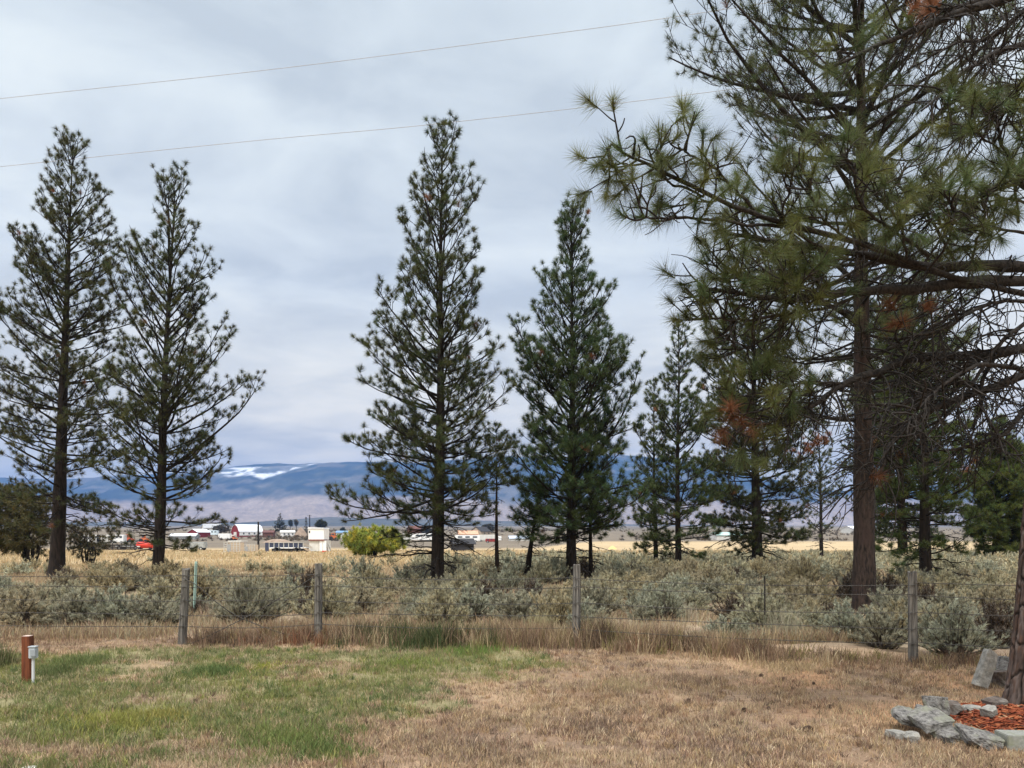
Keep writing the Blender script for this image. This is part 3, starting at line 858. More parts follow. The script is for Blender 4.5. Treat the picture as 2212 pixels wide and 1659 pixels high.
for a_ in ([(1900, 545, 6.5), (1820, 500, 6.1), (1770, 440, 5.9), (1750, 400, 5.8)], [(1960, 560, 6.6), (1940, 480, 6.2), (1900, 420, 6.0), (1890, 395, 5.9)],
           [(2000, 590, 6.7), (2050, 520, 6.3), (2060, 470, 6.1), (2055, 440, 6.0)], [(1800, 560, 6.4), (1770, 600, 6.1), (1720, 610, 5.95), (1690, 600, 5.9)],
           [(2100, 560, 6.9), (2120, 480, 6.5), (2110, 420, 6.3), (2095, 390, 6.2)], [(2200, 480, 7.0), (2190, 400, 6.6), (2205, 340, 6.4), (2200, 300, 6.3)]):
    limb(a_, .012, .006, .2, 11, (.14, .36), 4, (.1, .35))
# thick limb pair and what hangs on them
limb([(2300, 580, 7.5), (2150, 578, 7.3), (2000, 582, 7.1), (1880, 562, 6.9), (1780, 540, 6.7), (1650, 520, 6.5), (1560, 505, 6.4)], .066, .012, .5, 20, (.2, .5), 40, (.2, .8))
limb([(2300, 605, 7.5), (2120, 612, 7.2), (1990, 628, 7.0), (1880, 635, 6.8), (1780, 648, 6.6), (1689, 660, 6.4), (1590, 645, 6.3), (1512, 634, 6.2)], .062, .010, .55, 20, (.2, .5), 50, (.2, .8))
limb([(1860, 636, 6.8), (1760, 668, 6.5), (1644, 687, 6.3), (1560, 690, 6.2), (1520, 680, 6.15)], .016, .007, .3, 14, (.2, .45), 12, (.2, .6))
limb([(1820, 556, 6.8), (1740, 590, 6.6), (1640, 600, 6.4), (1570, 590, 6.3)], .015, .007, .3, 14, (.2, .45), 10, (.2, .6))
limb([(1900, 560, 6.9), (1820, 600, 6.8), (1740, 640, 6.7), (1660, 720, 6.6), (1580, 745, 6.5)], .016, .007, .35, 14, (.2, .45), 14, (.2, .6))
# lower grey limbs with bare hooked twigs
limb([(2310, 735, 7.5), (2212, 757, 7.3), (2089, 772, 7.1), (1975, 777, 6.9), (1899, 802, 6.7), (1822, 830, 6.6), (1764, 875, 6.5), (1690, 905, 6.4), (1631, 917, 6.3)], .055, .009, .75, 8, (.2, .45), 80, (.2, .9))
limb([(1822, 829, 6.6), (1730, 826, 6.5), (1650, 842, 6.4), (1580, 848, 6.3)], .014, .006, .4, 12, (.15, .4), 10, (.2, .6))
limb([(1764, 872, 6.5), (1690, 868, 6.4), (1610, 880, 6.3), (1560, 880, 6.25)], .011, .005, .75, 1, (.06, .12), 8, (.2, .5), dead_tip=True)
limb([(1700, 905, 6.4), (1650, 912, 6.35), (1600, 905, 6.3)], .009, .005, .7, 1, (.06, .12), 5, (.2, .5), dead_tip=True)
limb([(2320, 770, 7.5), (2212, 806, 7.2), (2089, 850, 7.0), (1994, 900, 6.8), (1936, 958, 6.7), (1915, 1010, 6.65), (1890, 1022, 6.6)], .045, .008, .97, 1, (.04, .08), 70, (.2, .8), dead_tip=True)
limb([(2110, 775, 7.1), (2082, 806, 7.0), (2030, 845, 6.9), (1990, 862, 6.8), (1940, 880, 6.7), (1870, 905, 6.6)], .040, .007, None, 0, n_dead=46, dlen=(.2, .8))
limb([(2330, 600, 7.5), (2212, 690, 7.2), (2150, 740, 7.0), (2080, 850, 6.8), (2010, 930, 6.6)], .028, .007, None, 0, n_dead=46, dlen=(.2, .8))
limb([(2330, 640, 7.5), (2212, 648, 7.1), (2130, 660, 6.9), (2040, 700, 6.7), (1960, 720, 6.6)], .024, .007, None, 0, n_dead=40, dlen=(.2, .8))
limb([(2330, 880, 7.5), (2230, 880, 7.3), (2166, 938, 7.1), (2090, 960, 7.0), (2040, 975, 6.9)], .040, .008, None, 0, n_dead=60, dlen=(.15, .6))
limb([(2340, 860, 7.5), (2212, 800, 7.0), (2120, 790, 6.7), (2050, 830, 6.5), (1985, 890, 6.4), (1960, 940, 6.3)], .026, .006, None, 0, n_dead=46, dlen=(.2, .7))
limb([(2150, 760, 7.1), (2120, 840, 7.0), (2130, 900, 6.9), (2170, 960, 6.9)], .022, .007, None, 0, n_dead=30, dlen=(.15, .6))
limb([(1960, 778, 6.9), (1925, 730, 6.8), (1925, 700, 6.75)], .010, .006, .8, 1, (.05, .1), 6, (.1, .3), dead_tip=True)
# upper limbs crossing the top right corner
limb([(2300, -80, 7.5), (2200, -10, 7.3), (2110, 18, 7.2), (2040, 45, 7.1), (1990, 62, 7.0), (1900, 96, 6.9), (1790, 150, 6.8)], .060, .010, .55, 10, (.2, .5), 46, (.2, .8))
limb([(2120, 15, 7.2), (2080, 10, 7.1), (2030, 15, 7.0), (1980, 5, 6.9)], .014, .006, .4, 3, (.12, .3), 6, (.1, .4), dead_tip=True)
limb([(2300, 60, 7.5), (2212, 90, 7.2), (2120, 130, 7.0), (2040, 190, 6.8), (1990, 240, 6.7)], .035, .007, None, 0, n_dead=60, dlen=(.2, .8))
limb([(2300, 150, 7.5), (2212, 180, 7.2), (2130, 200, 7.0), (2050, 260, 6.8)], .030, .007, .7, 6, (.15, .4), 50, (.2, .8))
limb([(2300, -20, 7.5), (2220, 20, 7.6), (2150, 75, 7.8), (2060, 95, 8.0), (1960, 150, 8.2)], .034, .007, None, 0, n_dead=44, dlen=(.2, .8))
limb([(2300, 260, 7.5), (2230, 250, 7.8), (2160, 240, 8.1), (2060, 300, 8.5)], .030, .007, .6, 8, (.2, .4), 36, (.2, .8))
# further limbs around the stem
for j in range(16):
    z0 = rg.uniform(3.3, 14); az = rg.uniform(0, 6.28); L = rg.uniform(1.6, 3.4) * (1.1 - .05 * z0)
    if math.cos(az) < -.2 and z0 < 6.5: az += math.pi
    s = np.linspace(0, 1, 12); ee = np.radians(rg.uniform(-8, 25) + 20 * s ** 2)
    pts = np.vstack([[0, 0, 0], np.cumsum(np.stack([np.cos(az + .3 * s) * np.cos(ee), np.sin(az + .3 * s) * np.cos(ee), np.sin(ee)], -1)[:-1], 0)]) * (L / 11) + naxis(z0)
    LT.batch(pts, np.linspace(.05, .01, 12), 6)
    W = shoots(rg, pts, 16, .4, .99, .25, .6, upb=.35, turn=(.3, 1.2), toward=UP, seg=6); LT.batch(W, np.tile(np.linspace(.009, .0045, 6), (16, 1)), 4)
    if math.cos(az) > -.1 or z0 > 7.5:
        LV.append(W[:, -1]); LD.append(W[:, -1] - W[:, -2]); LO.append(np.zeros(16, bool))
    D = shoots(rg, pts, 20, .05, .9, .2, .7, ang=(35, 95), upb=-.1, turn=(.3, 2.2), toward=(0, 0, -1), seg=8); LT.batch(D, np.tile(np.linspace(.008, .003, 8), (20, 1)), 4)
LT.build('branches', M_LIMB_NEAR, near)
lp, ld, lo = np.concatenate(LV), np.concatenate(LD), np.concatenate(LO)
kp_ = thin(rg, lp, .195); lp, ld, lo = lp[kp_], ld[kp_], lo[kp_]
V, C = needles(rg, lp, ld + UP * .1 * np.linalg.norm(ld, axis=1, keepdims=True), .165 * rg.uniform(.8, 1.15, len(lp)), 180, .0026, (.115, .142, .050), lo, .10, (8, 88), .6, .26)
mk('crown', V, [np.arange(len(V)).reshape(-1, 3)], M_NEEDLE, near, col=C)

# ------------------------------------------------------------------ bushes beyond the sage
def bush(name, label, cat, base, box, cols, seed, n=260, K=22, L=.35, w=.07, d=None, stems=7, depth=.8, mat=None, lobes=9):
    rng = np.random.default_rng(seed)
    d = depth_for(base[1]) if d is None else d
    m = d / F
    bx = (base[0] - CX) * m; bz = float(gz(bx, d))
    x0, y0, x1, y1 = box
    zc, hz_, hx = EYE + (HY - (y0 + y1) / 2) * m - bz, (y1 - y0) / 2 * m, (x1 - x0) / 2 * m
    cx = (x0 + x1) / 2 * m - CX * m - bx
    root = empty(name, (bx, d, bz), label, cat)
    v = nrm(rng.normal(size=(lobes, 3))); ctr = v * np.array([hx, hx * depth, hz_]) * rng.uniform(.25, .68, (lobes, 1)) + [cx, 0, zc]
    rad = rng.uniform(.32, .5, lobes) * min(hx, hz_ * 1.3)
    li = rng.integers(0, lobes, n); dv = nrm(rng.normal(size=(n, 3)))
    p = ctr[li] + dv * (rad[li] * rng.uniform(.55, 1.05, n))[:, None]
    full = rng.uniform(size=n) < .55
    lump = .74 + .4 * (fbm(dv[:, 0] * 2.2 + seed, dv[:, 2] * 2.2 + dv[:, 1], seed, 3) - .5) * 2
    p[full] = (np.array([cx, 0, zc]) + dv * np.array([hx, hx * depth, hz_]) * (lump * rng.uniform(.8, 1.06, n))[:, None])[full]
    p[:, 2] = np.maximum(p[:, 2], .12)
    c = np.asarray(cols)[li % len(cols)]
    Vs, Cs = [], []
    for ci in range(len(cols)):
        s = (li % len(cols)) == ci
        V_, C_ = needles(rng, p[s], dv[s] + UP * .5, L, K, w, cols[ci], None, .02, (5, 120), .3, .1)
        Vs.append(V_); Cs.append(C_)
    V_ = np.concatenate(Vs)
    T = Tubes()
    for j in range(stems):
        a = rng.uniform(0, 6.28); b0 = np.array([math.cos(a), math.sin(a), 0]) * rng.uniform(0, .25)
        T.batch(catmull([b0 - [0, 0, .1], b0 * 2 + [0, 0, zc * .5], ctr[j % lobes]], 8), np.linspace(.09, .03, 8) * hz_ * .5, 6)
    T.build('trunk', M_LIMB, root)
    mk('crown', V_, [np.arange(len(V_)).reshape(-1, 3)], mat or M_NEEDLE, root, col=np.concatenate(Cs))
    return root


bush('bush', 'round yellow green bush in the straw field beside the white two storey stand', 'bush', (808, 1208), (722, 1128, 892, 1208), [(.34, .35, .055), (.27, .30, .06), (.40, .39, .07), (.21, .26, .06)], 5, 800, 26, .42, .075, d=78, lobes=14)
bush('juniper', 'dark bushy juniper under the far left pine', 'juniper', (62, 1222), (-70, 1034, 140, 1218), [(.105, .10, .042), (.08, .082, .038), (.125, .108, .048)], 6, 1500, 30, .30, .035, d=46, lobes=16)
bush('juniper', 'brown green shrub between the two left pines, behind their trunks', 'juniper', (190, 1215), (125, 1105, 262, 1210), [(.07, .07, .035), (.09, .075, .04)], 7, 300, 22, .26, .04, d=50, lobes=10)

# ------------------------------------------------------------------ wire fence
fence = empty('wire_fence', (0, float(fence_y(0.)), 0), 'old wire fence on grey wooden posts along the far edge of the yard', 'fence')
forg = np.array([0, float(fence_y(0.)), 0])


def wood_post(pxb, d, pxt, wpx, seed, dtop=0):
    rng = np.random.default_rng(seed)
    m = d / F
    b = np.array([(pxb[0] - CX) * m, d, 0]); b[2] = float(gz(b[0], d)) - .15
    t = np.array([(pxt[0] - CX) * m, d + dtop, EYE + (HY - pxt[1]) * m])
    n, k = 26, 20
    s = np.linspace(0, 1, n)[:, None]; a = np.arange(k) * 2 * np.pi / k
    ax = b * (1 - s) + t * s
    R = wpx / 2 * m * (1.06 - .1 * s) * (1 + .12 * (vnoise(a[None] * 1.3 + seed, s * 2, seed) - .5) + .16 * (vnoise(a[None] * 5, s * 1.5 + 3, seed + 1) - .5))
    R = R * (1 - .22 * np.exp(-((a[None] - 4.4 - .2 * np.sin(s * 5)) / .12) ** 2))     # a long check in the wood
    V = ax[:, None] + np.stack([R * np.cos(a), R * np.sin(a), .0 * R], -1)
    V[-1, :, 2] += rng.uniform(-.02, .02, k)
    V = np.vstack([V.reshape(-1, 3), [t + [0, 0, .005]]])
    idx = np.arange(n * k).reshape(n, k); nx_ = np.roll(idx, -1, 1)
    q = np.stack([idx[:-1], nx_[:-1], nx_[1:], idx[1:]], -1).reshape(-1, 4)
    tr = np.stack([idx[-1], nx_[-1], np.full(k, n * k)], -1)
    return mk('post', V, [q, tr], M_POST, fence, forg)


wood_post((392, 1391), FPOST[1][1], (402, 1229), 17, 1)
wood_post((687, 1387), FPOST[2][1], (688, 1218), 17, 2)
wood_post((1245, 1397), FPOST[3][1], (1246, 1220), 17, 3)
wood_post((1973, 1434), FPOST[4][1], (1970, 1236), 19, 4)
wood_post((-840, 1380), FPOST[0][1], (-838, 1230), 17, 5)
fl = np.array(FPOST)
for wz in (1.06, .90, .68, .47, .29):
    T = Tubes()
    for i in range(5):
        a, b = fl[i], fl[i + 1]
        s = np.linspace(0, 1, 14)
        z0 = wz + RNG.uniform(-.02, .02); sag = RNG.uniform(.01, .05)
        pts = np.stack([a[0] + (b[0] - a[0]) * s, a[1] + (b[1] - a[1]) * s - .07, z0 - sag * 4 * s * (1 - s) + (0.05 * (1 - s) if i == 0 else 0)], -1)
        T.batch(pts, np.full(14, .0048), 5)
        for sb in np.arange(.02, 1, .12 / np.hypot(*(b - a))):           # barbs
            p = a + (b - a) * sb; zb = z0 - sag * 4 * sb * (1 - sb)
            T.batch(np.array([[p[0] - .012, p[1] - .09, zb - .015], [p[0] + .012, p[1] - .05, zb + .015]]), np.array([.0025, .0025]), 3)
    T.build('wire', M_WIRE, fence, forg)
T = Tubes(); d1, d2 = FPOST[1][1], FPOST[2][1]
T.batch(catmull([P3(688, 1240, d2 - .1), P3(560, 1318, d2 - .1), P3(432, 1382, d1 - .1), P3(398, 1392, d1 - .12)], 16), np.full(16, .007), 5)
T.build('brace_wire', M_WIRE, fence, forg)
T = Tubes()
T.batch(catmull([P3(396, 1249, d1 - .1), P3(430, 1268, d1 - .1), P3(470, 1303, d1 - .05), P3(517, 1333, d2 - .1), P3(600, 1365, d2 - .1), P3(684, 1384, d2 - .1)], 20), np.full(20, .007), 5)
T.build('brace_wire', M_WIRE, fence, forg)
for (c, yt, yb) in ((402, 1250, 1258), (395, 1282, 1286), (392, 1334, 1339)):     # wire wound round the first post
    g = Tubes(); an = np.linspace(0, 2 * np.pi, 15); m = d1 / F
    ctr = P3(c - 3, (yt + yb) / 2, d1)
    g.batch(np.stack([ctr[0] + .074 * np.cos(an), ctr[1] + .074 * np.sin(an), ctr[2] + .02 * np.cos(an)], -1), np.full(15, .004), 4)
    g.build('wire_tie', M_WIRE, fence, forg)
T = Tubes(); st = [P3(1652, 1245, 11.3), P3(1652, 1328, 11.3)]
T.batch(np.array(st), np.array([.011, .011]), 6); T.build('wire_stay', M_LIMB, fence, forg)

M_GREENMETAL = plain('faded green metal', (.33, .46, .40), .6)
tp_ = ground_at(419, 1336)
g = G(); mpx = tp_[1] / F
g.box(-.022, .022, -.02, .02, -.1, (1336 - 1214) * mpx); g.box(-.006, .006, -.045, -.022, .1, (1336 - 1214) * mpx - .03)
o = g.build('metal_post', M_GREENMETAL, loc=tuple(tp_)); tag(o, 'pale green steel post standing behind the first wooden fence post', 'post')
o.rotation_euler = (0, math.radians(2.2), 0)

# ------------------------------------------------------------------ outlet post
oz = ground_at(60, 1475)
op = empty('outlet_post', tuple(oz), 'short rust brown wooden post with a grey outlet box and conduit on the lawn', 'outlet post')
op.rotation_euler = (0, 0, math.radians(4))
M_RUSTPOST = mat_noise('red brown stained wood', (.085, .024, .011), (.20, .062, .026), (30, 30, 3), 7, .75, .4, bdist=.006)
M_CUT = plain('pale sawn end', (.55, .42, .36), .9)
M_BOX = plain('grey enamel box', (.42, .46, .49), .45)
M_BOXD = plain('grey box cover', (.30, .33, .36), .4)
M_PVC = plain('pale grey conduit', (.60, .61, .63), .4)
mpx = oz[1] / F


def bevelled(name, mat, parent, x0, x1, y0, y1, z0, z1, bev=.008):
    import bmesh
    bm = bmesh.new(); bmesh.ops.create_cube(bm, size=1)
    bmesh.ops.scale(bm, vec=(x1 - x0, y1 - y0, z1 - z0), verts=bm.verts)
    bmesh.ops.translate(bm, vec=((x0 + x1) / 2, (y0 + y1) / 2, (z0 + z1) / 2), verts=bm.verts)
    bmesh.ops.bevel(bm, geom=bm.edges[:], offset=bev, segments=2, affect='EDGES')
    me = bpy.data.meshes.new(name); bm.to_mesh(me); bm.free(); me.materials.append(mat)
    o = bpy.data.objects.new(name, me); SC.collection.objects.link(o); o.parent = parent
    return o


bevelled('post', M_RUSTPOST, op, -.046, .046, -.05, .05, -.1, .53, .006)
bevelled('post_cap', M_CUT, op, -.041, .041, -.045, .045, .5305, .536, .002)
for zb_ in (.30, .37):
    g = G(); g.box(.047, .0615, -.045, .012, zb_, zb_ + .025); g.build('bracket', M_BOXD, op)
bx_ = bevelled('outlet_box', M_BOX, op, .062, .140, -.110, -.036, .285, .410, .008)
bevelled('cover', M_BOXD, bx_, .090, .150, -.123, -.104, .31, .39, .005)
bevelled('lid', M_BOX, bx_, .057, .145, -.116, -.038, .4115, .425, .004)
g = G(); g.cyl((.098, -.073, -.05), (.098, -.073, .283), .016, k=14); g.build('conduit', M_PVC, op)

# ------------------------------------------------------------------ stones round the near pine
import bmesh
_ico = bmesh.new(); bmesh.ops.create_icosphere(_ico, subdivisions=5, radius=1.0)
ICO_V = nrm(np.array([v.co[:] for v in _ico.verts])); ICO_F = np.array([[v.index for v in f.verts] for f in _ico.faces]); _ico.free()


def rock(label, box, d, dep, seed, mat=M_ROCK, tilt=(0, 0, 0), cuts=13, rough=.045, slab=False, sink=.02, group='stones around the near pine', flat=None, cat='rock', name='rock'):
    rng = np.random.default_rng(seed)
    m = d / F
    x0, y0, x1, y1 = box
    c = P3((x0 + x1) / 2, (y0 + y1) / 2, d); hx, hz = (x1 - x0) / 2 * m, (y1 - y0) / 2 * m
    if flat: hx, hz = flat
    pl, hh = [], []
    for a in range(3):
        for s in (-1, 1):
            n = np.zeros(3); n[a] = s; n += rng.normal(size=3) * (.10 if not slab else .06); pl.append(n / np.linalg.norm(n)); hh.append(rng.uniform(.86, 1.0))
    for _ in range(cuts):
        n = nrm(rng.normal(size=3)); n[2] *= (.4 if slab else .9); n = n / np.linalg.norm(n); pl.append(n); hh.append(rng.uniform(.95, 1.2))
    pl, hh = np.array(pl), np.array(hh)
    dt = ICO_V @ pl.T
    rr = np.min(np.where(dt > .02, hh / np.maximum(dt, .02), 9), 1)
    V = ICO_V * rr[:, None]
    f = 3.5
    nz = lambda s, q: fbm(V[:, 0] * q + V[:, 2] * q * .7 + s, V[:, 1] * q - V[:, 2] * q * .6 + s, seed + s, 4) - .5
    V = V * (1 + rough * 2.4 * nz(1, 1.6) + rough * 1.6 * nz(2, 5) + rough * 1.0 * nz(5, 13) + rough * .5 * nz(9, 30))[:, None]
    V = V * np.array([hx, dep, hz])
    o = mk(name, V, [ICO_F], mat, None, (0, 0, 0), None, False, loc=tuple(c + [0, 0, -sink]))
    o.rotation_euler = tuple(math.radians(t) for t in tilt)
    return tag(o, label, cat, group)


rock('flat grey slab leaning outward, leftmost of the stone ring', (1921, 1531, 2000, 1568), 6.75, .13, 1, M_ROCK, (20, 12, -12), slab=True, flat=(.125, .028), sink=-.012)
rock('broad grey green slab lying on top of the ring, front left', (1957, 1540, 2058, 1578), 6.50, .15, 2, M_ROCK, (17, -8, 8), slab=True, flat=(.158, .032), sink=-.025)
rock('upright grey block at the back of the stone ring', (2004, 1506, 2046, 1540), 7.15, .09, 3, M_ROCK, (0, 6, 12), flat=(.095, .085), sink=0)
rock('brown broken stone behind the upright grey block', (2032, 1511, 2076, 1540), 7.25, .09, 4, M_ROCK_BROWN, (0, 4, -10))
rock('pale low stone in the dry grass under the leftmost slab', (1920, 1573, 1962, 1594), 6.5, .08, 5, M_ROCK_PALE, (0, 5, 10))
rock('small pale stone wedged under the broad slab', (1955, 1576, 1986, 1598), 6.42, .08, 6, M_ROCK_PALE, (0, -6, -14))
rock('rounded grey stone in front of the mulch', (2014, 1562, 2082, 1604), 6.36, .12, 7, M_ROCK, (8, -8, 12), cuts=16, rough=.06, flat=(.10, .062))
rock('long wedge shaped grey stone at the front of the ring', (2066, 1568, 2166, 1612), 6.22, .14, 8, M_ROCK, (6, 10, -6), cuts=14, rough=.06, flat=(.145, .062))
rock('small grey stone on the mulch at the foot of the near pine', (2124, 1522, 2152, 1546), 7.0, .06, 9, M_ROCK_PALE, (0, -10, 24))
rock('dark stone touching the left side of the near pine trunk', (2131, 1506, 2170, 1526), 7.45, .08, 10, M_ROCK_BROWN, (0, -8, 10))
rock('thin flat stone sunk behind the mulch', (2078, 1519, 2124, 1533), 7.35, .08, 11, M_ROCK_PALE, (0, 2, 4))
rock('narrow grey stone between the leftmost slab and the upright block', (1978, 1520, 2010, 1540), 7.0, .10, 16, M_ROCK, (0, 8, -20))
rock('tall pale slab standing on end left of the near pine', (2104, 1406, 2152, 1488), 8.6, .055, 12, M_ROCK_PALE, (-8, 27, 6), slab=True, flat=(.088, .225), sink=0, cuts=6)
rock('grey stone leaning behind the tall pale slab', (2154, 1416, 2184, 1478), 8.85, .09, 13, M_ROCK, (0, 10, 20), cuts=8)
rock('dark stone low between the tall slab and the near pine', (2148, 1445, 2176, 1482), 8.75, .08, 17, M_ROCK_BROWN, (0, -14, 20), cuts=8)
rock('white stone in the grass at the bottom left corner', (50, 1650, 78, 1668), 5.6, .045, 14, plain('white stone', (.75, .74, .70), .8), group=None)
cb = ground_at(2196, 1616)
o = bevelled('concrete_block', M_CONCRETE, None, -.12, .30, -.1, .1, -.03, .125, .006)
o.location = tuple(cb); o.rotation_euler = (0, 0, math.radians(-4)); tag(o, 'square edged concrete block closing the front right of the stone ring', 'concrete block')

# red mulch
rm = np.random.default_rng(3)
MC = np.array([4.98, 7.02]); MRX, MRY = 1.02, .82
g = G(); nm = 2600
rad_ = np.sqrt(rm.uniform(0, 1, nm)); an = rm.uniform(0, 2 * np.pi, nm)
mp = np.stack([MC[0] + rad_ * np.cos(an) * MRX, MC[1] + rad_ * np.sin(an) * MRY], -1)
hz = .085 * (1 - rad_ ** 2)
gx = np.linspace(-1, 1, 41); GX, GY = np.meshgrid(gx, gx); GR = np.hypot(GX, GY)
MVx, MVy = MC[0] + GX * MRX, MC[1] + GY * MRY
MVz = gz(MVx, MVy) + .085 * (1 - np.clip(GR, 0, 1.6) ** 2) + .006
idx = np.arange(41 * 41).reshape(41, 41); qq = np.stack([idx[:-1, :-1], idx[:-1, 1:], idx[1:, 1:], idx[1:, :-1]], -1).reshape(-1, 4)
base_V = np.stack([MVx, MVy, MVz], -1).reshape(-1, 3); base_C = np.tile((.11, .035, .02), (len(base_V), 1))
mz = gz(mp[:, 0], mp[:, 1]) + hz + .01 + rm.uniform(0, .015, nm)
T = Tubes()
da = rm.uniform(0, np.pi, nm); ln = rm.uniform(.015, .05, nm)
dv = np.stack([np.cos(da), np.sin(da), rm.uniform(-.35, .35, nm)], -1) * ln[:, None]
ctr = np.stack([mp[:, 0], mp[:, 1], mz], -1)
T.batch(np.stack([ctr - dv, ctr + dv * .1, ctr + dv], 1), np.tile((.004, .0075, .003), (nm, 1)) * rm.uniform(.7, 1.5, (nm, 1)), 4)
cV = np.concatenate(T.V); cc = np.array([(.30, .085, .04), (.23, .06, .03), (.38, .13, .06), (.17, .05, .03), (.40, .24, .14), (.10, .05, .035)])[rm.choice(6, nm, p=[.27, .24, .22, .15, .05, .07])]
cc = np.repeat(cc, 12, 0)
o = mk('mulch', np.vstack([base_V, cV]), [np.concatenate([qq, np.concatenate(T.Q) + len(base_V)])], M_GRASS, None, (0, 0, 0), np.vstack([base_C, cc]))
tag(o, 'red wood chip mulch inside the ring of stones', 'mulch', kind='stuff')

# cones dropped on the dry grass
cone_t = []
def cone_mesh():
    g = G()
    for i in range(9):
        u = i / 8; z = -.04 + .08 * u; rr = .028 * math.sin(math.pi * (.12 + .8 * u)) + .003
        for j in range(8):
            a = (j + .5 * (i % 2)) * math.pi / 4
            c, s = math.cos(a), math.sin(a)
            g.obox((c * rr * .35, s * rr * .35, z), (c * rr, s * rr, z + .012), .014, .005)
    return g
c0 = cone_mesh().build('pine_cone', plain('cone scales', (.075, .045, .03), .8), loc=(0, 0, 0))
CP = [(1487, 1511), (1545, 1468), (1645, 1458), (1692, 1466), (1757, 1477), (1608, 1536), (1545, 1572), (1745, 1577), (1793, 1530), (1660, 1532)]
for i, p in enumerate(CP):
    o = c0 if i == 0 else c0.copy()
    if i: SC.collection.objects.link(o)
    x, y = gxy(*p); o.location = (x, y, float(gz(x, y)) + .018)
    o.rotation_euler = (math.radians(RNG.uniform(70, 105)), RNG.uniform(0, 1), RNG.uniform(0, 6.28)); s = RNG.uniform(.5, .85); o.scale = (s, s, s)
    tag(o, 'dark brown pine cone lying on the dry needle strewn grass', 'pine cone', 'pine cones on the dry grass')

# ------------------------------------------------------------------ grass
def blades(rng, x, y, h, w, lean, cols, z0=None):
    n = len(x); z = gz(x, y) if z0 is None else z0
    a = rng.uniform(0, 2 * np.pi, n); l = lean * h
    b = np.stack([x, y, z - .005], -1)
    ld = np.stack([np.cos(a), np.sin(a), np.zeros(n)], -1)
    up = np.stack([np.zeros(n), np.zeros(n), np.sqrt(np.maximum(h ** 2 - l ** 2, (h * .12) ** 2))], -1)
    sa = rng.uniform(0, np.pi, n); sd = np.stack([np.cos(sa), np.sin(sa), np.zeros(n)], -1) * (w / 2)[:, None]
    mid = b + up * .55 + ld * (l * .35)[:, None]; tip = b + up + ld * l[:, None]
    V = np.stack([b - sd, b + sd, mid + sd * .75, mid - sd * .75, tip], 1).reshape(-1, 3)
    i = np.arange(n)[:, None] * 5
    q = i + np.array([[0, 1, 2, 3]]); t = i + np.array([[3, 2, 4]])
    C = np.repeat(cols, 5, 0)
    return V, q, t, C


def field(name, parts, label, cat='grass'):
    V, Q, T, C, n = [], [], [], [], 0
    for v, q, t, c in parts:
        V.append(v); Q.append(q + n); T.append(t + n); C.append(c); n += len(v)
    o = mk(name, np.concatenate(V), [np.concatenate(Q), np.concatenate(T)], M_GRASS, None, (0, 0, 0), np.concatenate(C))
    return tag(o, label, cat, kind='stuff')


def keep_out(x, y):
    m = ((x - MC[0]) / (MRX * .97)) ** 2 + ((y - MC[1]) / (MRY * .97)) ** 2 < 1
    return ~m


def pal(rng, n, cols, jit=.18):
    c = np.asarray(cols, float)[rng.integers(0, len(cols), n)]
    return c * rng.uniform(1 - jit, 1 + jit, (n, 1)) * rng.uniform(.95, 1.05, (n, 3))


rgx = np.random.default_rng(21)
DRYC = [(.385, .295, .19), (.28, .205, .14), (.50, .405, .27), (.185, .14, .105), (.44, .35, .205), (.335, .25, .165)]
GRNC = [(.15, .175, .065), (.18, .20, .08), (.22, .22, .10), (.12, .155, .065), (.25, .235, .11), (.29, .245, .14)]
n = 330000
yy = 4.6 + (14.2 - 4.6) * rgx.uniform(0, 1, n) ** 1.25
xx = rgx.uniform(-1, 1, n) * (.70 * yy + .5)
gm = green(xx, yy)
clump = fbm(xx * 2.6, yy * 2.6, 301, 4); big = fbm(xx * .8, yy * 1.1, 303, 3)
isg = rgx.uniform(size=n) < gm * .72
keep = keep_out(xx, yy) & (rgx.uniform(size=n) < np.where(isg, sstep(.22, .5, clump) * .9 + .1, sstep(.30, .60, clump) * .85 + .04)) & (yy < fence_y(xx) + .8)
xx, yy, isg, clump, big, gm = [v[keep] for v in (xx, yy, isg, clump, big, gm)]
n = len(xx)
h = np.where(isg, rgx.uniform(.03, .085, n) * (.55 + 1.0 * clump), rgx.uniform(.02, .075, n) * (.5 + .9 * clump))
gcol = pal(rgx, n, GRNC); yel = sstep(.52, .68, big)[:, None]
gcol = gcol * (1 - yel * .65) + np.array([.21, .22, .06]) * yel * .65
lush = sstep(.5, .35, big)[:, None]; gcol = gcol * (1 - lush * .4) + np.array([.075, .12, .045]) * lush * .4
dcol = pal(rgx, n, DRYC)
col = np.where(isg[:, None], gcol, dcol)
lawn_parts = [blades(rgx, xx, yy, h, np.where(isg, .0052, .0045) * rgx.uniform(.7, 1.3, n), rgx.uniform(.15, .9, n), col)]
nt_ = 17000                                                           # tussocks
ty = 4.6 + (13.8 - 4.6) * rgx.uniform(0, 1, nt_) ** 1.25; tx = rgx.uniform(-1, 1, nt_) * (.70 * ty + .5)
kp = keep_out(tx, ty) & (ty < fence_y(tx) + .5) & (rgx.uniform(size=nt_) < sstep(.3, .62, fbm(tx * 1.4, ty * 1.4, 305, 4)) + .12)
tx, ty = tx[kp], ty[kp]; nt_ = len(tx)
tg_ = rgx.uniform(size=nt_) < green(tx, ty) * .85
tcol = np.where(tg_[:, None], pal(rgx, nt_, [(.13, .17, .06), (.19, .22, .075), (.26, .26, .09), (.11, .145, .06), (.29, .25, .12)], .2), pal(rgx, nt_, [(.48, .34, .22), (.34, .23, .15), (.15, .105, .08), (.54, .42, .28), (.26, .17, .12), (.42, .30, .17)], .2))
th = np.where(tg_, rgx.uniform(.04, .12, nt_), rgx.uniform(.03, .10, nt_)); tr_ = rgx.uniform(.015, .05, nt_)
kb = 20
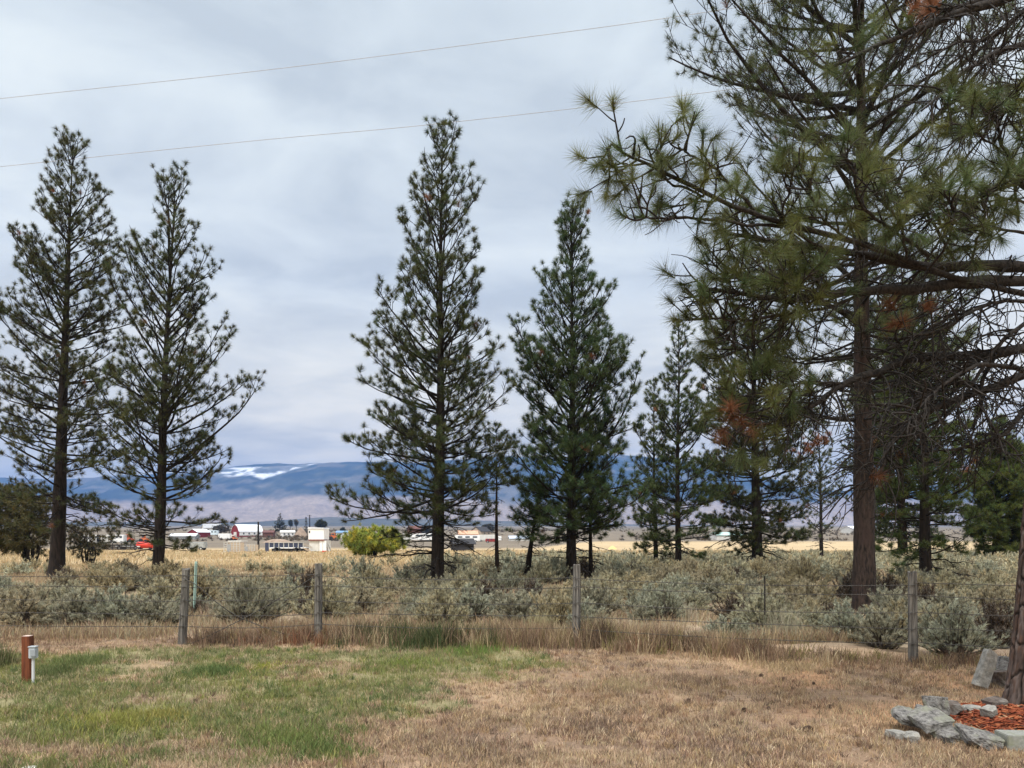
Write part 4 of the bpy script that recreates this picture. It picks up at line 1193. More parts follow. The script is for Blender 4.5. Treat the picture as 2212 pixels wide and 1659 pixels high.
bx_t = np.repeat(tx, kb) + rgx.normal(size=nt_ * kb) * np.repeat(tr_, kb); by_t = np.repeat(ty, kb) + rgx.normal(size=nt_ * kb) * np.repeat(tr_, kb)
lawn_parts.append(blades(rgx, bx_t, by_t, np.repeat(th, kb) * rgx.uniform(.5, 1.1, nt_ * kb), rgx.uniform(.004, .0075, nt_ * kb), rgx.uniform(.2, .85, nt_ * kb), np.repeat(tcol, kb, 0) * rgx.uniform(.75, 1.25, (nt_ * kb, 1))))
n = 90000                                                             # needles and straw lying flat
yy = 4.6 + (13.6 - 4.6) * rgx.uniform(0, 1, n) ** 1.2; xx = rgx.uniform(-1, 1, n) * (.70 * yy + .5)
kp = keep_out(xx, yy) & (rgx.uniform(size=n) < (1 - .75 * green(xx, yy))) & (yy < fence_y(xx) + .3) & (rgx.uniform(size=n) < sstep(.3, .6, fbm(xx * 1.7, yy * 1.7, 311, 3)))
xx, yy = xx[kp], yy[kp]; n = len(xx)
org = sstep(.4, .6, fbm(xx * .7, yy * 1.2, 91, 3)) * sstep(1.5, 4, xx)
col = pal(rgx, n, [(.40, .30, .20), (.30, .21, .14), (.24, .165, .115), (.46, .36, .25)])
col = col * (1 - org[:, None] * .7) + np.array([.50, .265, .13]) * org[:, None] * .7
lawn_parts.append(blades(rgx, xx, yy, rgx.uniform(.05, .13, n), np.full(n, .0042), np.full(n, .992), col))
n = 900                                                               # fallen twigs
yy = 4.8 + 8.5 * rgx.uniform(0, 1, n); xx = rgx.uniform(-1, 1, n) * (.70 * yy + .4); kp = keep_out(xx, yy) & (yy < fence_y(xx)) & (rgx.uniform(size=n) < sstep(-1, 3, xx) * .9 + .12)
xx, yy = xx[kp], yy[kp]; n = len(xx)
lawn_parts.append(blades(rgx, xx, yy, rgx.uniform(.05, .24, n), rgx.uniform(.006, .012, n), np.full(n, .985), pal(rgx, n, [(.09, .06, .045), (.13, .09, .07), (.06, .045, .035)])))
n = 2600                                                              # odd taller stems and pale dead stalks
yy = 5.0 + 8 * rgx.uniform(0, 1, n); xx = rgx.uniform(-1, 1, n) * (.70 * yy + .4); kp = keep_out(xx, yy) & (yy < fence_y(xx)) & (rgx.uniform(size=n) < sstep(.4, .6, fbm(xx * .8, yy * .8, 371, 3)))
xx, yy = xx[kp], yy[kp]; n = len(xx)
lawn_parts.append(blades(rgx, xx, yy, rgx.uniform(.07, .19, n), rgx.uniform(.003, .006, n), rgx.uniform(.1, .8, n), pal(rgx, n, [(.46, .37, .25), (.30, .22, .15), (.16, .115, .085), (.33, .30, .16)])))
for (px_, py_, rr_, nn_, hh_, cc_) in ((460, 1455, .30, 1500, .16, (.12, .165, .06)), (250, 1560, .42, 2200, .13, (.27, .27, .075)), (350, 1548, .25, 900, .12, (.30, .26, .08)), (640, 1600, .4, 1800, .14, (.16, .20, .065)), (690, 1625, .25, 900, .12, (.13, .17, .06)), (880, 1436, .5, 1800, .10, (.20, .24, .06)), (560, 1443, .3, 900, .08, (.27, .29, .05)), (180, 1430, .35, 1300, .17, (.15, .18, .07)), (120, 1450, .3, 900, .14, (.12, .15, .06)), (1020, 1408, .4, 1500, .13, (.14, .21, .055)), (750, 1580, .2, 500, .09, (.15, .18, .07)), (80, 1590, .3, 900, .11, (.2, .22, .09)), (535, 1447, .07, 160, .13, (.55, .42, .27)), (1485, 1470, .35, 900, .10, (.24, .17, .12)), (1290, 1570, .4, 1100, .10, (.20, .145, .11)), (1700, 1440, .5, 1400, .11, (.44, .34, .2)), (1350, 1480, .4, 1000, .11, (.36, .29, .17)), (1000, 1620, .5, 1500, .10, (.27, .2, .15)), (1550, 1620, .5, 1200, .09, (.25, .18, .14))):
    cx_, cy_ = gxy(px_, py_); x_ = cx_ + rgx.normal(size=nn_) * rr_ * .55; y_ = cy_ + rgx.normal(size=nn_) * rr_ * .55
    lawn_parts.append(blades(rgx, x_, y_, rgx.uniform(.35, 1.0, nn_) * hh_, rgx.uniform(.004, .008, nn_), rgx.uniform(.2, .85, nn_), pal(rgx, nn_, [cc_, tuple(np.array(cc_) * .75), tuple(np.array(cc_) * 1.2)])))
field('grass', lawn_parts, 'short worn lawn, green at the left and dry tan at the right')

# taller dry weeds along and beyond the fence
wp = []
n = 38000
xx = rgx.uniform(-9.5, 8.5, n); off = rgx.normal(.1, .42, n); yy = fence_y(xx) + off
cl = fbm(xx * 1.3, yy * 1.3, 321, 3); pxx = CX + xx * F / yy
kp = (rgx.uniform(size=n) < sstep(.3, .6, cl)) & ((pxx > 420) | (rgx.uniform(size=n) < .35)) & ((pxx < 1560) | (rgx.uniform(size=n) < .4))
xx, yy, cl, pxx = xx[kp], yy[kp], cl[kp], pxx[kp]; n = len(xx)
tall = np.where((pxx > 560) & (pxx < 1600), 1.0, .5)
wp.append(blades(rgx, xx, yy, rgx.uniform(.08, .40, n) * (.5 + cl) * tall, rgx.uniform(.004, .008, n), rgx.uniform(.1, .6, n), pal(rgx, n, [(.27, .18, .125), (.20, .13, .095), (.34, .25, .15), (.25, .20, .10), (.22, .135, .09)])))


def patch(px0, px1, n, hlo, hhi, cols, dy=(0, .35), w=(.006, .012), ln=(.05, .5), row_=None):
    yb = None
    xm0, xm1 = [(p - CX) * 12.0 / F for p in (px0, px1)]
    x = rgx.uniform(xm0, xm1, n); y = fence_y(x) + rgx.uniform(*dy, n)
    hmod = .6 + .8 * vnoise(x * 3.5, y * 3.5, 331)
    edge = np.clip(np.minimum(x - xm0, xm1 - x) / (.22 * (xm1 - xm0)), .35, 1)
    return blades(rgx, x, y, rgx.uniform(hlo, hhi, n) * hmod * edge, rgx.uniform(*w, n), rgx.uniform(*ln, n), pal(rgx, n, cols))


WC = dict(red=[(.20, .09, .05), (.14, .07, .045), (.26, .14, .085)], green=[(.06, .085, .035), (.045, .065, .03), (.09, .11, .045), (.13, .13, .06)],
          olive=[(.22, .20, .075), (.15, .135, .06), (.27, .23, .10)], dark=[(.12, .085, .06), (.085, .06, .045), (.17, .12, .085)], straw=[(.42, .33, .20), (.34, .25, .16), (.50, .40, .26)],
          brown=[(.24, .165, .11), (.19, .13, .09), (.30, .21, .14)])
for i in range(560):
    px_ = rgx.uniform(430, 1600) if i < 480 else rgx.uniform(1560, 2150)
    w_ = dict(red=5 * math.exp(-((px_ - 640) / 55) ** 2) + .15, green=22 * math.exp(-((px_ - 905) / 90) ** 2), olive=.9 * (px_ > 1020) + .25, dark=1.2, straw=.7, brown=1.6)
    kk = list(w_); pp = np.array([w_[q_] for q_ in kk]); ck = kk[int(rgx.choice(len(kk), p=pp / pp.sum()))]
    if px_ < 560 and rgx.uniform() < .4: continue
    x_ = (px_ - CX) * 12 / F; y_ = fence_y(x_) + rgx.normal(0.0, .27)
    nb_ = int(rgx.uniform(25, 75)); hh_ = rgx.uniform(.12, .40) * (1.25 if ck in ('green', 'dark', 'straw') else 1.0) * (.6 if px_ > 1600 else 1) * (1.45 if 1250 < px_ < 1340 else 1)
    sp_ = rgx.uniform(.04, .12)
    wp.append(blades(rgx, x_ + rgx.normal(size=nb_) * sp_, y_ + rgx.normal(size=nb_) * sp_, rgx.uniform(.4, 1.05, nb_) * hh_, rgx.uniform(.005, .012, nb_), rgx.uniform(.05, .65, nb_), pal(rgx, nb_, WC[ck], .25)))
wp.append(patch(1000, 1075, 900, .08, .22, [(.13, .18, .05), (.17, .20, .06)], (-.5, -.05)))
wp.append(patch(130, 200, 900, .12, .3, [(.11, .14, .05), (.15, .16, .07), (.2, .17, .1)], (-2.4, -1.9)))
field('dry_weeds', wp, 'tall dry weeds and green clumps growing along the wire fence', 'weeds')

sp = []
n = 250000
yy = 12 + 34 * rgx.uniform(0, 1, n) ** 1.7; xx = rgx.uniform(-1, 1, n) * (.70 * yy + 1)
cl = fbm(xx * .9, yy * .9, 341, 4)
kp = (yy > fence_y(xx) + .3) & (rgx.uniform(size=n) < sstep(.30, .55, cl))
xx, yy, cl = xx[kp], yy[kp], cl[kp]; n = len(xx)
sp.append(blades(rgx, xx, yy, rgx.uniform(.08, .30, n) * (.4 + cl), .006 + .0004 * yy, rgx.uniform(.1, .7, n), pal(rgx, n, [(.40, .30, .19), (.33, .24, .16), (.30, .215, .155), (.46, .36, .22), (.36, .33, .22)])))
for (px, py, nn, hh, cc) in ((1690, 1385, 420, .75, (.40, .37, .27)), (1640, 1370, 260, .6, (.42, .38, .27)), (1300, 1385, 300, .6, (.45, .37, .24)), (1170, 1370, 240, .5, (.42, .38, .22)), (560, 1345, 300, .5, (.42, .30, .2)), (470, 1340, 240, .55, (.43, .33, .24)), (940, 1330, 240, .45, (.46, .36, .22)), (1480, 1345, 240, .5, (.44, .38, .28)), (1720, 1330, 260, .6, (.42, .40, .30))):
    x0, y0 = gxy(px, py); x = x0 + rgx.normal(size=nn) * .13; y = y0 + rgx.normal(size=nn) * .13
    sp.append(blades(rgx, x, y, rgx.uniform(.4, 1, nn) * hh, np.full(nn, .006), rgx.uniform(.05, .5, nn), pal(rgx, nn, [cc, tuple(np.array(cc) * .8)])))
n = 60000
yy = 42 + 120 * rgx.uniform(0, 1, n) ** 1.6; xx = rgx.uniform(-1, 1, n) * (.70 * yy + 1)
sp.append(blades(rgx, xx, yy, rgx.uniform(.12, .42, n), .02 + .0012 * (yy - 40), rgx.uniform(.1, .6, n), pal(rgx, n, [(.50, .38, .22), (.56, .43, .26), (.44, .33, .19), (.40, .33, .2)], .1)))
field('dry_grass', sp, 'dry tan grass between the sagebrush and across the straw field')

# ------------------------------------------------------------------ sagebrush
def shrub_geo(rng, w, h, ns, nspk, K, leaf, L=.085, lw=.015, stemc=(.13, .11, .095), flat=.6, brown=.08, spike=(6, 48)):
    az = rng.uniform(0, 2 * np.pi, ns); ele = np.radians(rng.uniform(18, 88, ns))
    reach = rng.uniform(.72, 1.06, ns) * (1 + .18 * np.sin(az * 3 + rng.uniform(0, 6)))
    tip = np.stack([np.cos(az) * np.cos(ele) * w / 2 * reach, np.sin(az) * np.cos(ele) * w / 2 * reach, np.sin(ele) * h * reach], -1)
    b = rng.normal(size=(ns, 3)) * np.array([.05, .05, 0]) * w
    mid = b * .6 + tip * .45 + rng.normal(size=(ns, 3)) * .035 * w; mid[:, 2] *= .8
    u = np.linspace(0, 1, 6)[None, :, None]
    P = b[:, None] * (1 - u) ** 2 + mid[:, None] * 2 * u * (1 - u) + tip[:, None] * u ** 2
    T = Tubes(); T.batch(P, np.tile(np.linspace(.012, .004, 6) * (.6 + .5 * w), (ns, 1)), 3)
    sV, sQ = np.concatenate(T.V), np.concatenate(T.Q)
    s = rng.uniform(.45, 1, (ns, nspk)) ** .7; t = s * 5; i = np.minimum(t.astype(int), 4); f = (t - i)[..., None]
    r_ = np.arange(ns)[:, None]
    p = P[r_, i] * (1 - f) + P[r_, i + 1] * f
    dd = nrm(P[r_, i + 1] - P[r_, i]); dd = nrm(dd + UP * .7 + rng.normal(size=dd.shape) * .45)
    p = p + dd * rng.uniform(.0, .10, (ns, nspk, 1)) * w
    V, C = needles(rng, p.reshape(-1, 3), dd.reshape(-1, 3), L, K, lw, leaf, None, brown, spike, .8, .05, .3)
    allV = np.vstack([sV, V]); C = np.vstack([np.tile(stemc, (len(sV), 1)), C])
    return allV, sQ, np.arange(len(V)).reshape(-1, 3) + len(sV), C


rs = np.random.default_rng(77)
SAGE = [(.47, .45, .315), (.44, .445, .335), (.50, .46, .31), (.52, .455, .295), (.40, .385, .285), (.46, .41, .285)]
variants = []
for i, c in enumerate(SAGE):
    V, Q, T3, C = shrub_geo(rs, 1.15, .60, 105, 10, 30, c, L=.058, lw=.0060)
    o = mk('sagebrush', V, [Q, T3], M_LEAF, None, (0, 0, 0), C); variants.append(o)
V, Q, T3, C = shrub_geo(rs, 1.0, .65, 120, 7, 5, (.17, .145, .12), stemc=(.085, .07, .06), brown=.4)
variants.append(mk('sagebrush', V, [Q, T3], M_LEAF, None, (0, 0, 0), C))       # a bare dark one
TR = [(o.location.x, o.location.y) for o in SC.objects if o.name.startswith('pine_tree')]
used = set()


def place(vi, x, y, s, label, group, sz=1.0):
    src = variants[vi]
    if vi in used:
        o = src.copy(); SC.collection.objects.link(o)
    else:
        o = src; used.add(vi)
    o.location = (x, y, float(gz(x, y)) - .03); o.scale = (s, s, s * sz); o.rotation_euler = (0, 0, rs.uniform(0, 6.28))
    tag(o, label, 'sagebrush', group)
    return o


spots = []
GRP = 'sagebrush growing behind the wire fence'
heroes = [(537, 1352, 1.35, 1.1, 4, 'tall silvery sagebrush between the first and second wooden posts, behind the brace wires'),
          (625, 1284, 1.0, .9, 6, 'dark bare sagebrush behind the second wooden post, upper left of it'),
          (1052, 1318, 1.05, .95, 6, 'dark bare shrub at the foot of the thin reddish pine trunk'),
          (1010, 1345, 1.25, .8, 1, 'pale silver sagebrush in front of the tall middle pine'),
          (1120, 1352, 1.15, .85, 4, 'grey sagebrush left of the third wooden post'),
          (780, 1330, 1.15, .85, 5, 'brownish grey sagebrush right of the second wooden post'),
          (1560, 1384, .75, .8, 1, 'small low blue grey sagebrush alone at the edge of the dry grass'),
          (1610, 1386, .6, .8, 1, 'smallest blue grey sagebrush touching its low twin at the grass edge'),
          (1590, 1345, 1.0, .8, 6, 'dark rounded dead sagebrush left of the huge trunk'),
          (1905, 1400, .95, 1.0, 4, 'silver green sagebrush just left of the fourth wooden post'),
          (1830, 1385, 1.0, .9, 1, 'silver green sagebrush in front of the huge brown trunk'),
          (2060, 1420, 1.15, .95, 1, 'full silvery sagebrush right of the fourth wooden post'),
          (2150, 1395, 1.1, .9, 6, 'dark thin sagebrush behind the tall pale slab'),
          (1760, 1375, .9, .8, 0, 'grey green sagebrush left of the foot of the huge trunk'),
          (60, 1357, 1.3, .9, 5, 'dark grey sagebrush at the left edge behind the outlet post'),
          (160, 1358, 1.25, .9, 4, 'grey sagebrush behind the outlet post, second from the left edge'),
          (250, 1357, 1.2, .9, 1, 'wide silver sagebrush midway between outlet post and first wooden post'),
          (335, 1358, 1.1, .9, 4, 'grey sagebrush just left of the first wooden post')]
for px, py, s, sz, vi, lab in heroes:
    x, y = gxy(px, py); spots.append((x, y, s * .55)); place(vi, x, y, s, lab, GRP, sz)
names = [(-9999, 395, 'left of the first wooden post'), (395, 687, 'between the first and second wooden posts'), (687, 1245, 'between the second and third wooden posts'), (1245, 1968, 'between the third and fourth wooden posts'), (1968, 9999, 'right of the fourth wooden post')]
cnt = 0; tries = 0
while cnt < 262 and tries < 20000:
    tries += 1
    y = 12.6 + 19.5 * rs.uniform() ** 1.15; x = rs.uniform(-1, 1) * (.67 * y + .4)
    if y < fence_y(x) + 1.0: continue
    px = CX + x * F / y; py = HY + EYE * F / y
    if (690 > px > 395 or 1500 > px > 1270) and y < 14.6: continue
    if px < 1250 and y < 13.4: continue
    if not 1240 < px < 1540 and fbm(x * .30, y * .30, 401, 3) < (.58 if px < 900 and y > 18 else .40) and rs.uniform() < .92: continue
    s = rs.uniform(.5, 1.35)
    if px < 900 and y > 25 and rs.uniform() < .8: continue
    if any((x - a) ** 2 + (y - b) ** 2 < (.50 * (s * .55 + c)) ** 2 * 1.7 for a, b, c in spots): continue
    if any((x - a) ** 2 + (y - b) ** 2 < .55 ** 2 for a, b in TR): continue
    spots.append((x, y, s * .55)); cnt += 1
    vi = 6 if rs.uniform() < .09 else int(rs.integers(0, 6))
    nm_ = next(t for a, b, t in names if a <= px < b)
    rowt = 'in front rows behind the fence' if y < 17.5 else ('in middle rows behind the fence' if y < 23 else 'far back among the pine trunks')
    kind_ = 'bare dark sagebrush' if vi == 6 else 'grey green sagebrush'
    place(vi, x, y, s, f'{kind_} {rowt}, {nm_}', f'{kind_} {rowt} {nm_}', rs.uniform(.8, 1.15))
# the rest, too many and too small to count
low = [shrub_geo(rs, 1.2, .55, 34, 4, 9, np.array(c) * 1.05, L=.12, lw=.026) for c in SAGE[:4]] + [shrub_geo(rs, 1.2, .5, 34, 4, 9, (.30, .26, .18), L=.12, lw=.026)]
LVs, LQs, LTs, LCs, off = [], [], [], [], 0
n = 0
while n < 1500:
    y = 31 + 66 * rs.uniform() ** 1.2; x = rs.uniform(-1, 1) * (.68 * y + 1)
    dens_ = fbm(x * .12, y * .12, 403, 3)
    lim = 37 if x < -.12 * y else (97 if x > .02 * y else 60)
    if y > lim and rs.uniform() > .07: continue
    if x < -.12 * y and rs.uniform() < .80: continue
    if dens_ < (.56 if x < -.12 * y else .42) and rs.uniform() < .9: continue
    V, Q, T3, C = low[int(rs.integers(0, 5))]
    a = rs.uniform(0, 6.28); s = rs.uniform(.7, 1.35); c_, s_ = math.cos(a) * s, math.sin(a) * s
    LVs.append(np.stack([V[:, 0] * c_ - V[:, 1] * s_ + x, V[:, 0] * s_ + V[:, 1] * c_ + y, V[:, 2] * s * rs.uniform(.8, 1.1) + float(gz(x, y)) - .03], -1))
    LQs.append(Q + off); LTs.append(T3 + off); LCs.append(C * rs.uniform(.85, 1.12)); off += len(V); n += 1
o = mk('sagebrush_scrub', np.concatenate(LVs), [np.concatenate(LQs), np.concatenate(LTs)], M_LEAF, None, (0, 0, 0), np.concatenate(LCs))
tag(o, 'distant sagebrush scrub thinning out into the straw field', 'scrub', kind='stuff')

# ------------------------------------------------------------------ power lines
M_CABLE = plain('grey power cable', (.36, .38, .43), .5)
for lab, pts in (('upper grey power line crossing the open sky', [(-700, 290, 47), (0, 213, 44), (560, 153, 42), (1100, 85, 40), (1560, 21, 38.5), (2700, -160, 35)]),
                 ('lower grey power line passing behind the pine tops', [(-700, 432, 47), (0, 360, 44), (560, 303, 42), (957, 266, 40.5), (1610, 189, 38.5), (2700, 40, 35)])):
    T = Tubes(); T.batch(catmull([P3(*p) for p in pts], 60), np.full(60, .014), 6)
    o = T.build('power_line', M_CABLE, None, tuple(P3(*pts[0]))); tag(o, lab, 'power line', 'power lines')

# ------------------------------------------------------------------ farm beyond the field
M_RED = plain('barn red', (.20, .022, .030), .7)
M_WHITE = plain('white paint', (.80, .80, .80), .6, .4, .05)
M_OFFW = plain('off white paint', (.62, .61, .58), .6)
M_ROOFW = plain('white metal roof', (.78, .81, .86), .4, .5, .05)
M_GREYR = plain('grey roof', (.36, .37, .39), .6)
M_DARK = plain('near black', (.03, .03, .035), .7)  # near black for hut, cottage roof, stage base and tank fittings
M_NAVY = plain('dark blue panel', (.035, .045, .085), .5)
M_BROWN = plain('brown boards', (.13, .055, .045), .8)
M_TAN = plain('tan boards', (.40, .32, .24), .8)
M_ORANGE = plain('orange paint', (.62, .17, .06), .5)
M_SIGRED = plain('red tank paint', (.58, .045, .025), .45)
M_BLUER = plain('blue metal roof', (.16, .30, .52), .5)
M_TEAL = plain('pale teal roof', (.42, .62, .58), .5)
M_GLASS = plain('window glass', (.05, .07, .09), .15)
M_TYRE = plain('black tyre', (.025, .025, .027), .8)
M_GALV = plain('galvanised panel', (.48, .48, .46), .5)
M_DIRT = mat_noise('dirt heap', (.22, .16, .12), (.34, .26, .2), (.6, .6, .6), 7, 1.0, .5)
M_YELL = plain('yellow tarp', (.72, .58, .20), .7)
M_GREYW = plain('grey shed wall', (.30, .31, .32), .7)  # plain grey for shed wall, pen gates, loader buckets and insulators


class Site:
    """a thing far off: boxes are given in picture units about its base, built at its own distance in metres"""
    def __init__(s, name, label, cat, pxc, ybase, group=None, rot=0, d=None):
        s.d = depth_for(ybase) if d is None else d
        s.m = s.d / F; s.pxc, s.yb = pxc, ybase
        x = (pxc - CX) * s.m
        s.loc = (x, s.d, float(gz(x, s.d)) - .03)
        s.root = empty(name, s.loc, label, cat, group)
        s.root.rotation_euler = (0, 0, math.radians(rot))

    def X(s, px): return (px - s.pxc) * s.m
    def Z(s, py): return (s.yb - py) * s.m

    def box(s, part, mat, x0, x1, yt, yb, n, f, parent=None):
        g = G(); g.box(s.X(x0), s.X(x1), n, f, s.Z(yb), s.Z(yt)); return g.build(part, mat, parent or s.root)


def barn(name, label, pxc, yb, W, L, he, hr, rot, wall, roof, gambrel=False, door=None, band=None, group=None, d=None, windows=0):
    s = Site(name, label, 'barn' if 'barn' in name else 'building', pxc, yb, group, rot, d)
    w = W / 2
    prof = [(-w, 0), (w, 0), (w, he), (w * .62, he + (hr - he) * .68), (0, hr), (-w * .62, he + (hr - he) * .68), (-w, he)] if gambrel else [(-w, 0), (w, 0), (w, he), (0, hr), (-w, he)]
    g = G(); g.prism(prof, 0, L); g.build('wall', wall, s.root)
    line = [p for p in prof[2:]]
    g = G(); t = .14
    for a, b in zip(line[:-1], line[1:]):
        v = np.array(b) - np.array(a); nn = np.array([v[1], -v[0]]) / np.hypot(*v); nn = nn * (1 if nn[1] > 0 else -1)
        a2, b2 = np.array(a), np.array(b)
        if a is line[0]: a2 = a2 - v / np.hypot(*v) * .35
        if b is line[-1]: b2 = b2 + v / np.hypot(*v) * .35
        q4 = [tuple(a2 + nn * .02), tuple(b2 + nn * .02), tuple(b2 + nn * t), tuple(a2 + nn * t)]
        if np.cross(v, nn) < 0: q4 = q4[::-1]
        g.prism(q4, -.35, L + .35)
    g.build('roof', roof, s.root)
    if band:
        g = G(); g.box(w + .02, w + .08, .2, L - .2, .9, he - .25); g.build('side_panel', band, s.root)
    if door:
        g = G(); g.box(-W * .18, W * .18, -.07, -.02, 0, he * .85); g.build('door', door, s.root)
    for i in range(windows):
        g = G(); y = L * (i + .7) / (windows + .4); g.box(w + .09, w + .13, y, y + .9, he * .45, he * .75); g.build('window', M_GLASS, s.root)
    return s


barn('barn', 'red gambrel barn with a bright white roof, left of the tall bare pole', 508, 1160, 7.6, 16, 3.4, 7.2, -36, M_RED, M_ROOFW, True, M_OFFW, M_WHITE, windows=4)
barn('barn', 'small dark red barn with a plain gable behind the second pine', 416, 1161, 7.5, 9, 2.9, 4.6, -25, M_RED, M_ROOFW, door=M_BROWN)
barn('farmhouse', 'grey roofed house behind the small dark red barn', 438, 1150, 10, 12, 3.2, 6.3, -60, M_OFFW, M_GREYR, windows=3)
barn('shed', 'long brown shed right of the tall bare pole', 570, 1161, 9, 5.5, 2.7, 3.8, -80, M_BROWN, M_BROWN)
barn('farmhouse', 'low white farmhouse in front of the dark conifer', 606, 1159, 6, 8, 2.5, 3.6, -72, M_WHITE, M_OFFW, door=M_BROWN, windows=3)
barn('shed', 'open blue roofed shed right of the white two storey stand', 728, 1156, 10, 9, 1.6, 2.7, -84, M_OFFW, M_BLUER)
barn('shed', 'red brown shed behind the tall middle pine, left of its trunk', 884, 1156, 9, 8, 4.0, 5.8, -65, M_BROWN, M_BROWN)
barn('farmhouse', 'dark roofed cottage right of the tall middle pine trunk', 1028, 1157, 9, 9, 2.6, 5.4, -40, M_TAN, M_DARK, door=M_BROWN, windows=2)
barn('shed', 'pale orange roofed shed right behind the tall middle pine', 990, 1160, 6, 11, 1.6, 3.6, -78, M_TAN, plain('faded orange roof', (.60, .34, .22), .7))
barn('shed', 'long pale blue grey roofed shed left of the short leaning pine', 1100, 1168, 7, 9, .9, 1.9, -85, M_OFFW, plain('pale blue roof', (.50, .57, .68), .5))
barn('shed', 'pale teal roofed shed between the spire pine and the bushy pine', 1540, 1166, 8, 12, 2.0, 3.2, -80, M_OFFW, M_TEAL)
barn('shed', 'white roofed shed with a teal door left of the second pine trunk base', 372, 1165, 7, 11, 1.5, 2.6, -84, M_GREYW, M_ROOFW, door=M_TEAL)
barn('shed', 'small black hut in the straw field behind the tall middle pine', 978, 1192, 2.6, 3.6, 1.5, 2.3, -70, M_DARK, M_DARK)
barn('shed', 'small white roofed farm building far out right of the sparse young pine', 1830, 1152, 16, 26, 3, 5, -82, M_OFFW, M_ROOFW)

# white two storey stand with its stairs
s = Site('announcer_stand', 'white two storey stand with an outside stair at the end of the dark stage', 'stand', 688, 1193)
s.box('lower_wall', M_OFFW, 668, 689, 1167.2, 1190, 0, 3.2)
s.box('door_panel', M_WHITE, 690, 697, 1167.2, 1193, -.1, .02); s.box('door_panel', M_WHITE, 697.6, 705, 1167.2, 1189, -.08, .02)
s.box('lower_wall', M_OFFW, 690, 705, 1167.2, 1190, .05, 3.2)
s.box('stripe', M_SIGRED, 696, 707, 1189.3, 1192, -.14, .4)
up_ = s.box('upper_storey', M_WHITE, 667, 700.5, 1141.5, 1164.8, -.3, 3.4)
s.box('floor_beam', M_RED, 667, 700.5, 1165, 1167, -.28, 3.3)
g = G(); g.prism([(s.X(666), s.Z(1141.3)), (s.X(701.5), s.Z(1141.3)), (s.X(700.8), s.Z(1139.5)), (s.X(667), s.Z(1138.6))], -.45, 3.5); g.build('roof', M_ROOFW, s.root)
s.box('window', M_GLASS, 668.5, 671, 1146, 1151, -.34, -.31, up_)
st = G()
for yo in (.5, 1.3):
    st.obox((s.X(702), yo, s.Z(1167)), (s.X(711), yo, .05), .05, .22)
    st.obox((s.X(702), yo, s.Z(1158)), (s.X(711), yo, .95), .04, .06)
for i in range(9):
    u_ = (i + .5) / 9; st.box(s.X(702 + 9 * u_) - .12, s.X(702 + 9 * u_) + .12, .53, 1.27, s.Z(1167) * (1 - u_), s.Z(1167) * (1 - u_) + .04)
st.build('staircase', M_OFFW, s.root)
# dark stage with rails
s = Site('stage_trailer', 'long low dark stage with blue railing panels beside the white two storey stand', 'stage', 617, 1193)
s.box('deck', M_WHITE, 578, 660, 1182, 1184, -.05, 2.6)
s.box('under_deck', M_DARK, 586, 659, 1184.2, 1192.8, .2, 2.4)  # near black box filling the height below the deck
s.box('end_panel', M_NAVY, 573, 581, 1171.5, 1193, -.1, -.02)
for x0 in (582, 592.5, 603, 613.5, 624, 634.5, 645):
    p = s.box('railing_panel', M_NAVY, x0, x0 + 9.3, 1172, 1181.7, -.02, .03)
g = G()
for x0 in np.arange(581.6, 661, 10.5):
    g.box(s.X(x0) - .06, s.X(x0) + .06, -.09, -.04, s.Z(1184), s.Z(1171))
g.box(s.X(582), s.X(655), -.13, -.095, s.Z(1171.8), s.Z(1171)); g.build('railing', M_GALV, s.root)
g = G()
for yo in (-.9, -.2):
    g.obox((s.X(659), yo, s.Z(1183)), (s.X(676), yo, .05), .05, .2); g.obox((s.X(659), yo, s.Z(1174)), (s.X(676), yo, .9), .04, .05)
for i in range(6):
    u_ = (i + .5) / 6; g.box(s.X(659 + 17 * u_) - .14, s.X(659 + 17 * u_) + .14, -.87, -.23, s.Z(1183) * (1 - u_), s.Z(1183) * (1 - u_) + .04)
g.build('staircase', M_TAN, s.root)
for x0 in (596, 602, 640, 646):
    g = G(); g.cyl((s.X(x0), -.05, .45), (s.X(x0), .18, .45), .45, k=16); g.build('wheel', M_TYRE, s.root)

# livestock pens
PN = [(484, 518, 1171, 1193.5, 'pale livestock pen left of the tall bare pole, with grey gate'), (521, 550, 1176, 1192.5, 'low livestock pen against the tall bare pole')]
for x0, x1, yt, yb, lab in PN:
    s = Site('livestock_pen', lab, 'pen', (x0 + x1) / 2, yb, 'livestock pens')
    for x in np.linspace(x0, x1, 6):
        g = G(); g.cyl((s.X(x), 0, -.1), (s.X(x), 0, s.Z(yt - 1)), .06, k=8); g.build('post', M_GALV, s.root)
    for j, yy_ in enumerate(np.linspace(yt, yb - 3, 5)):
        s.box('rail', M_GALV, x0, x1, yy_ - .35, yy_ + .35, -.09, -.065)
    s.box('back_wall', M_TAN, x0 + 1, x1 - 1, yt + 1, yb, 2.2, 2.3)
    s.box('gate', M_GREYW, x0 + 8, x0 + 15, yt + 5, yb - .5, -.16, -.10)
s = Site('loading_shelter', 'flat pale roofed shelter above the livestock pens', 'shelter', 504, 1188)
s.box('roof', M_OFFW, 492, 522, 1168, 1170.2, 0, 4)
for x in (493, 507, 521):
    s.box('leg', M_TAN, x - .5, x + .5, 1170.4, 1188, .2, .32)

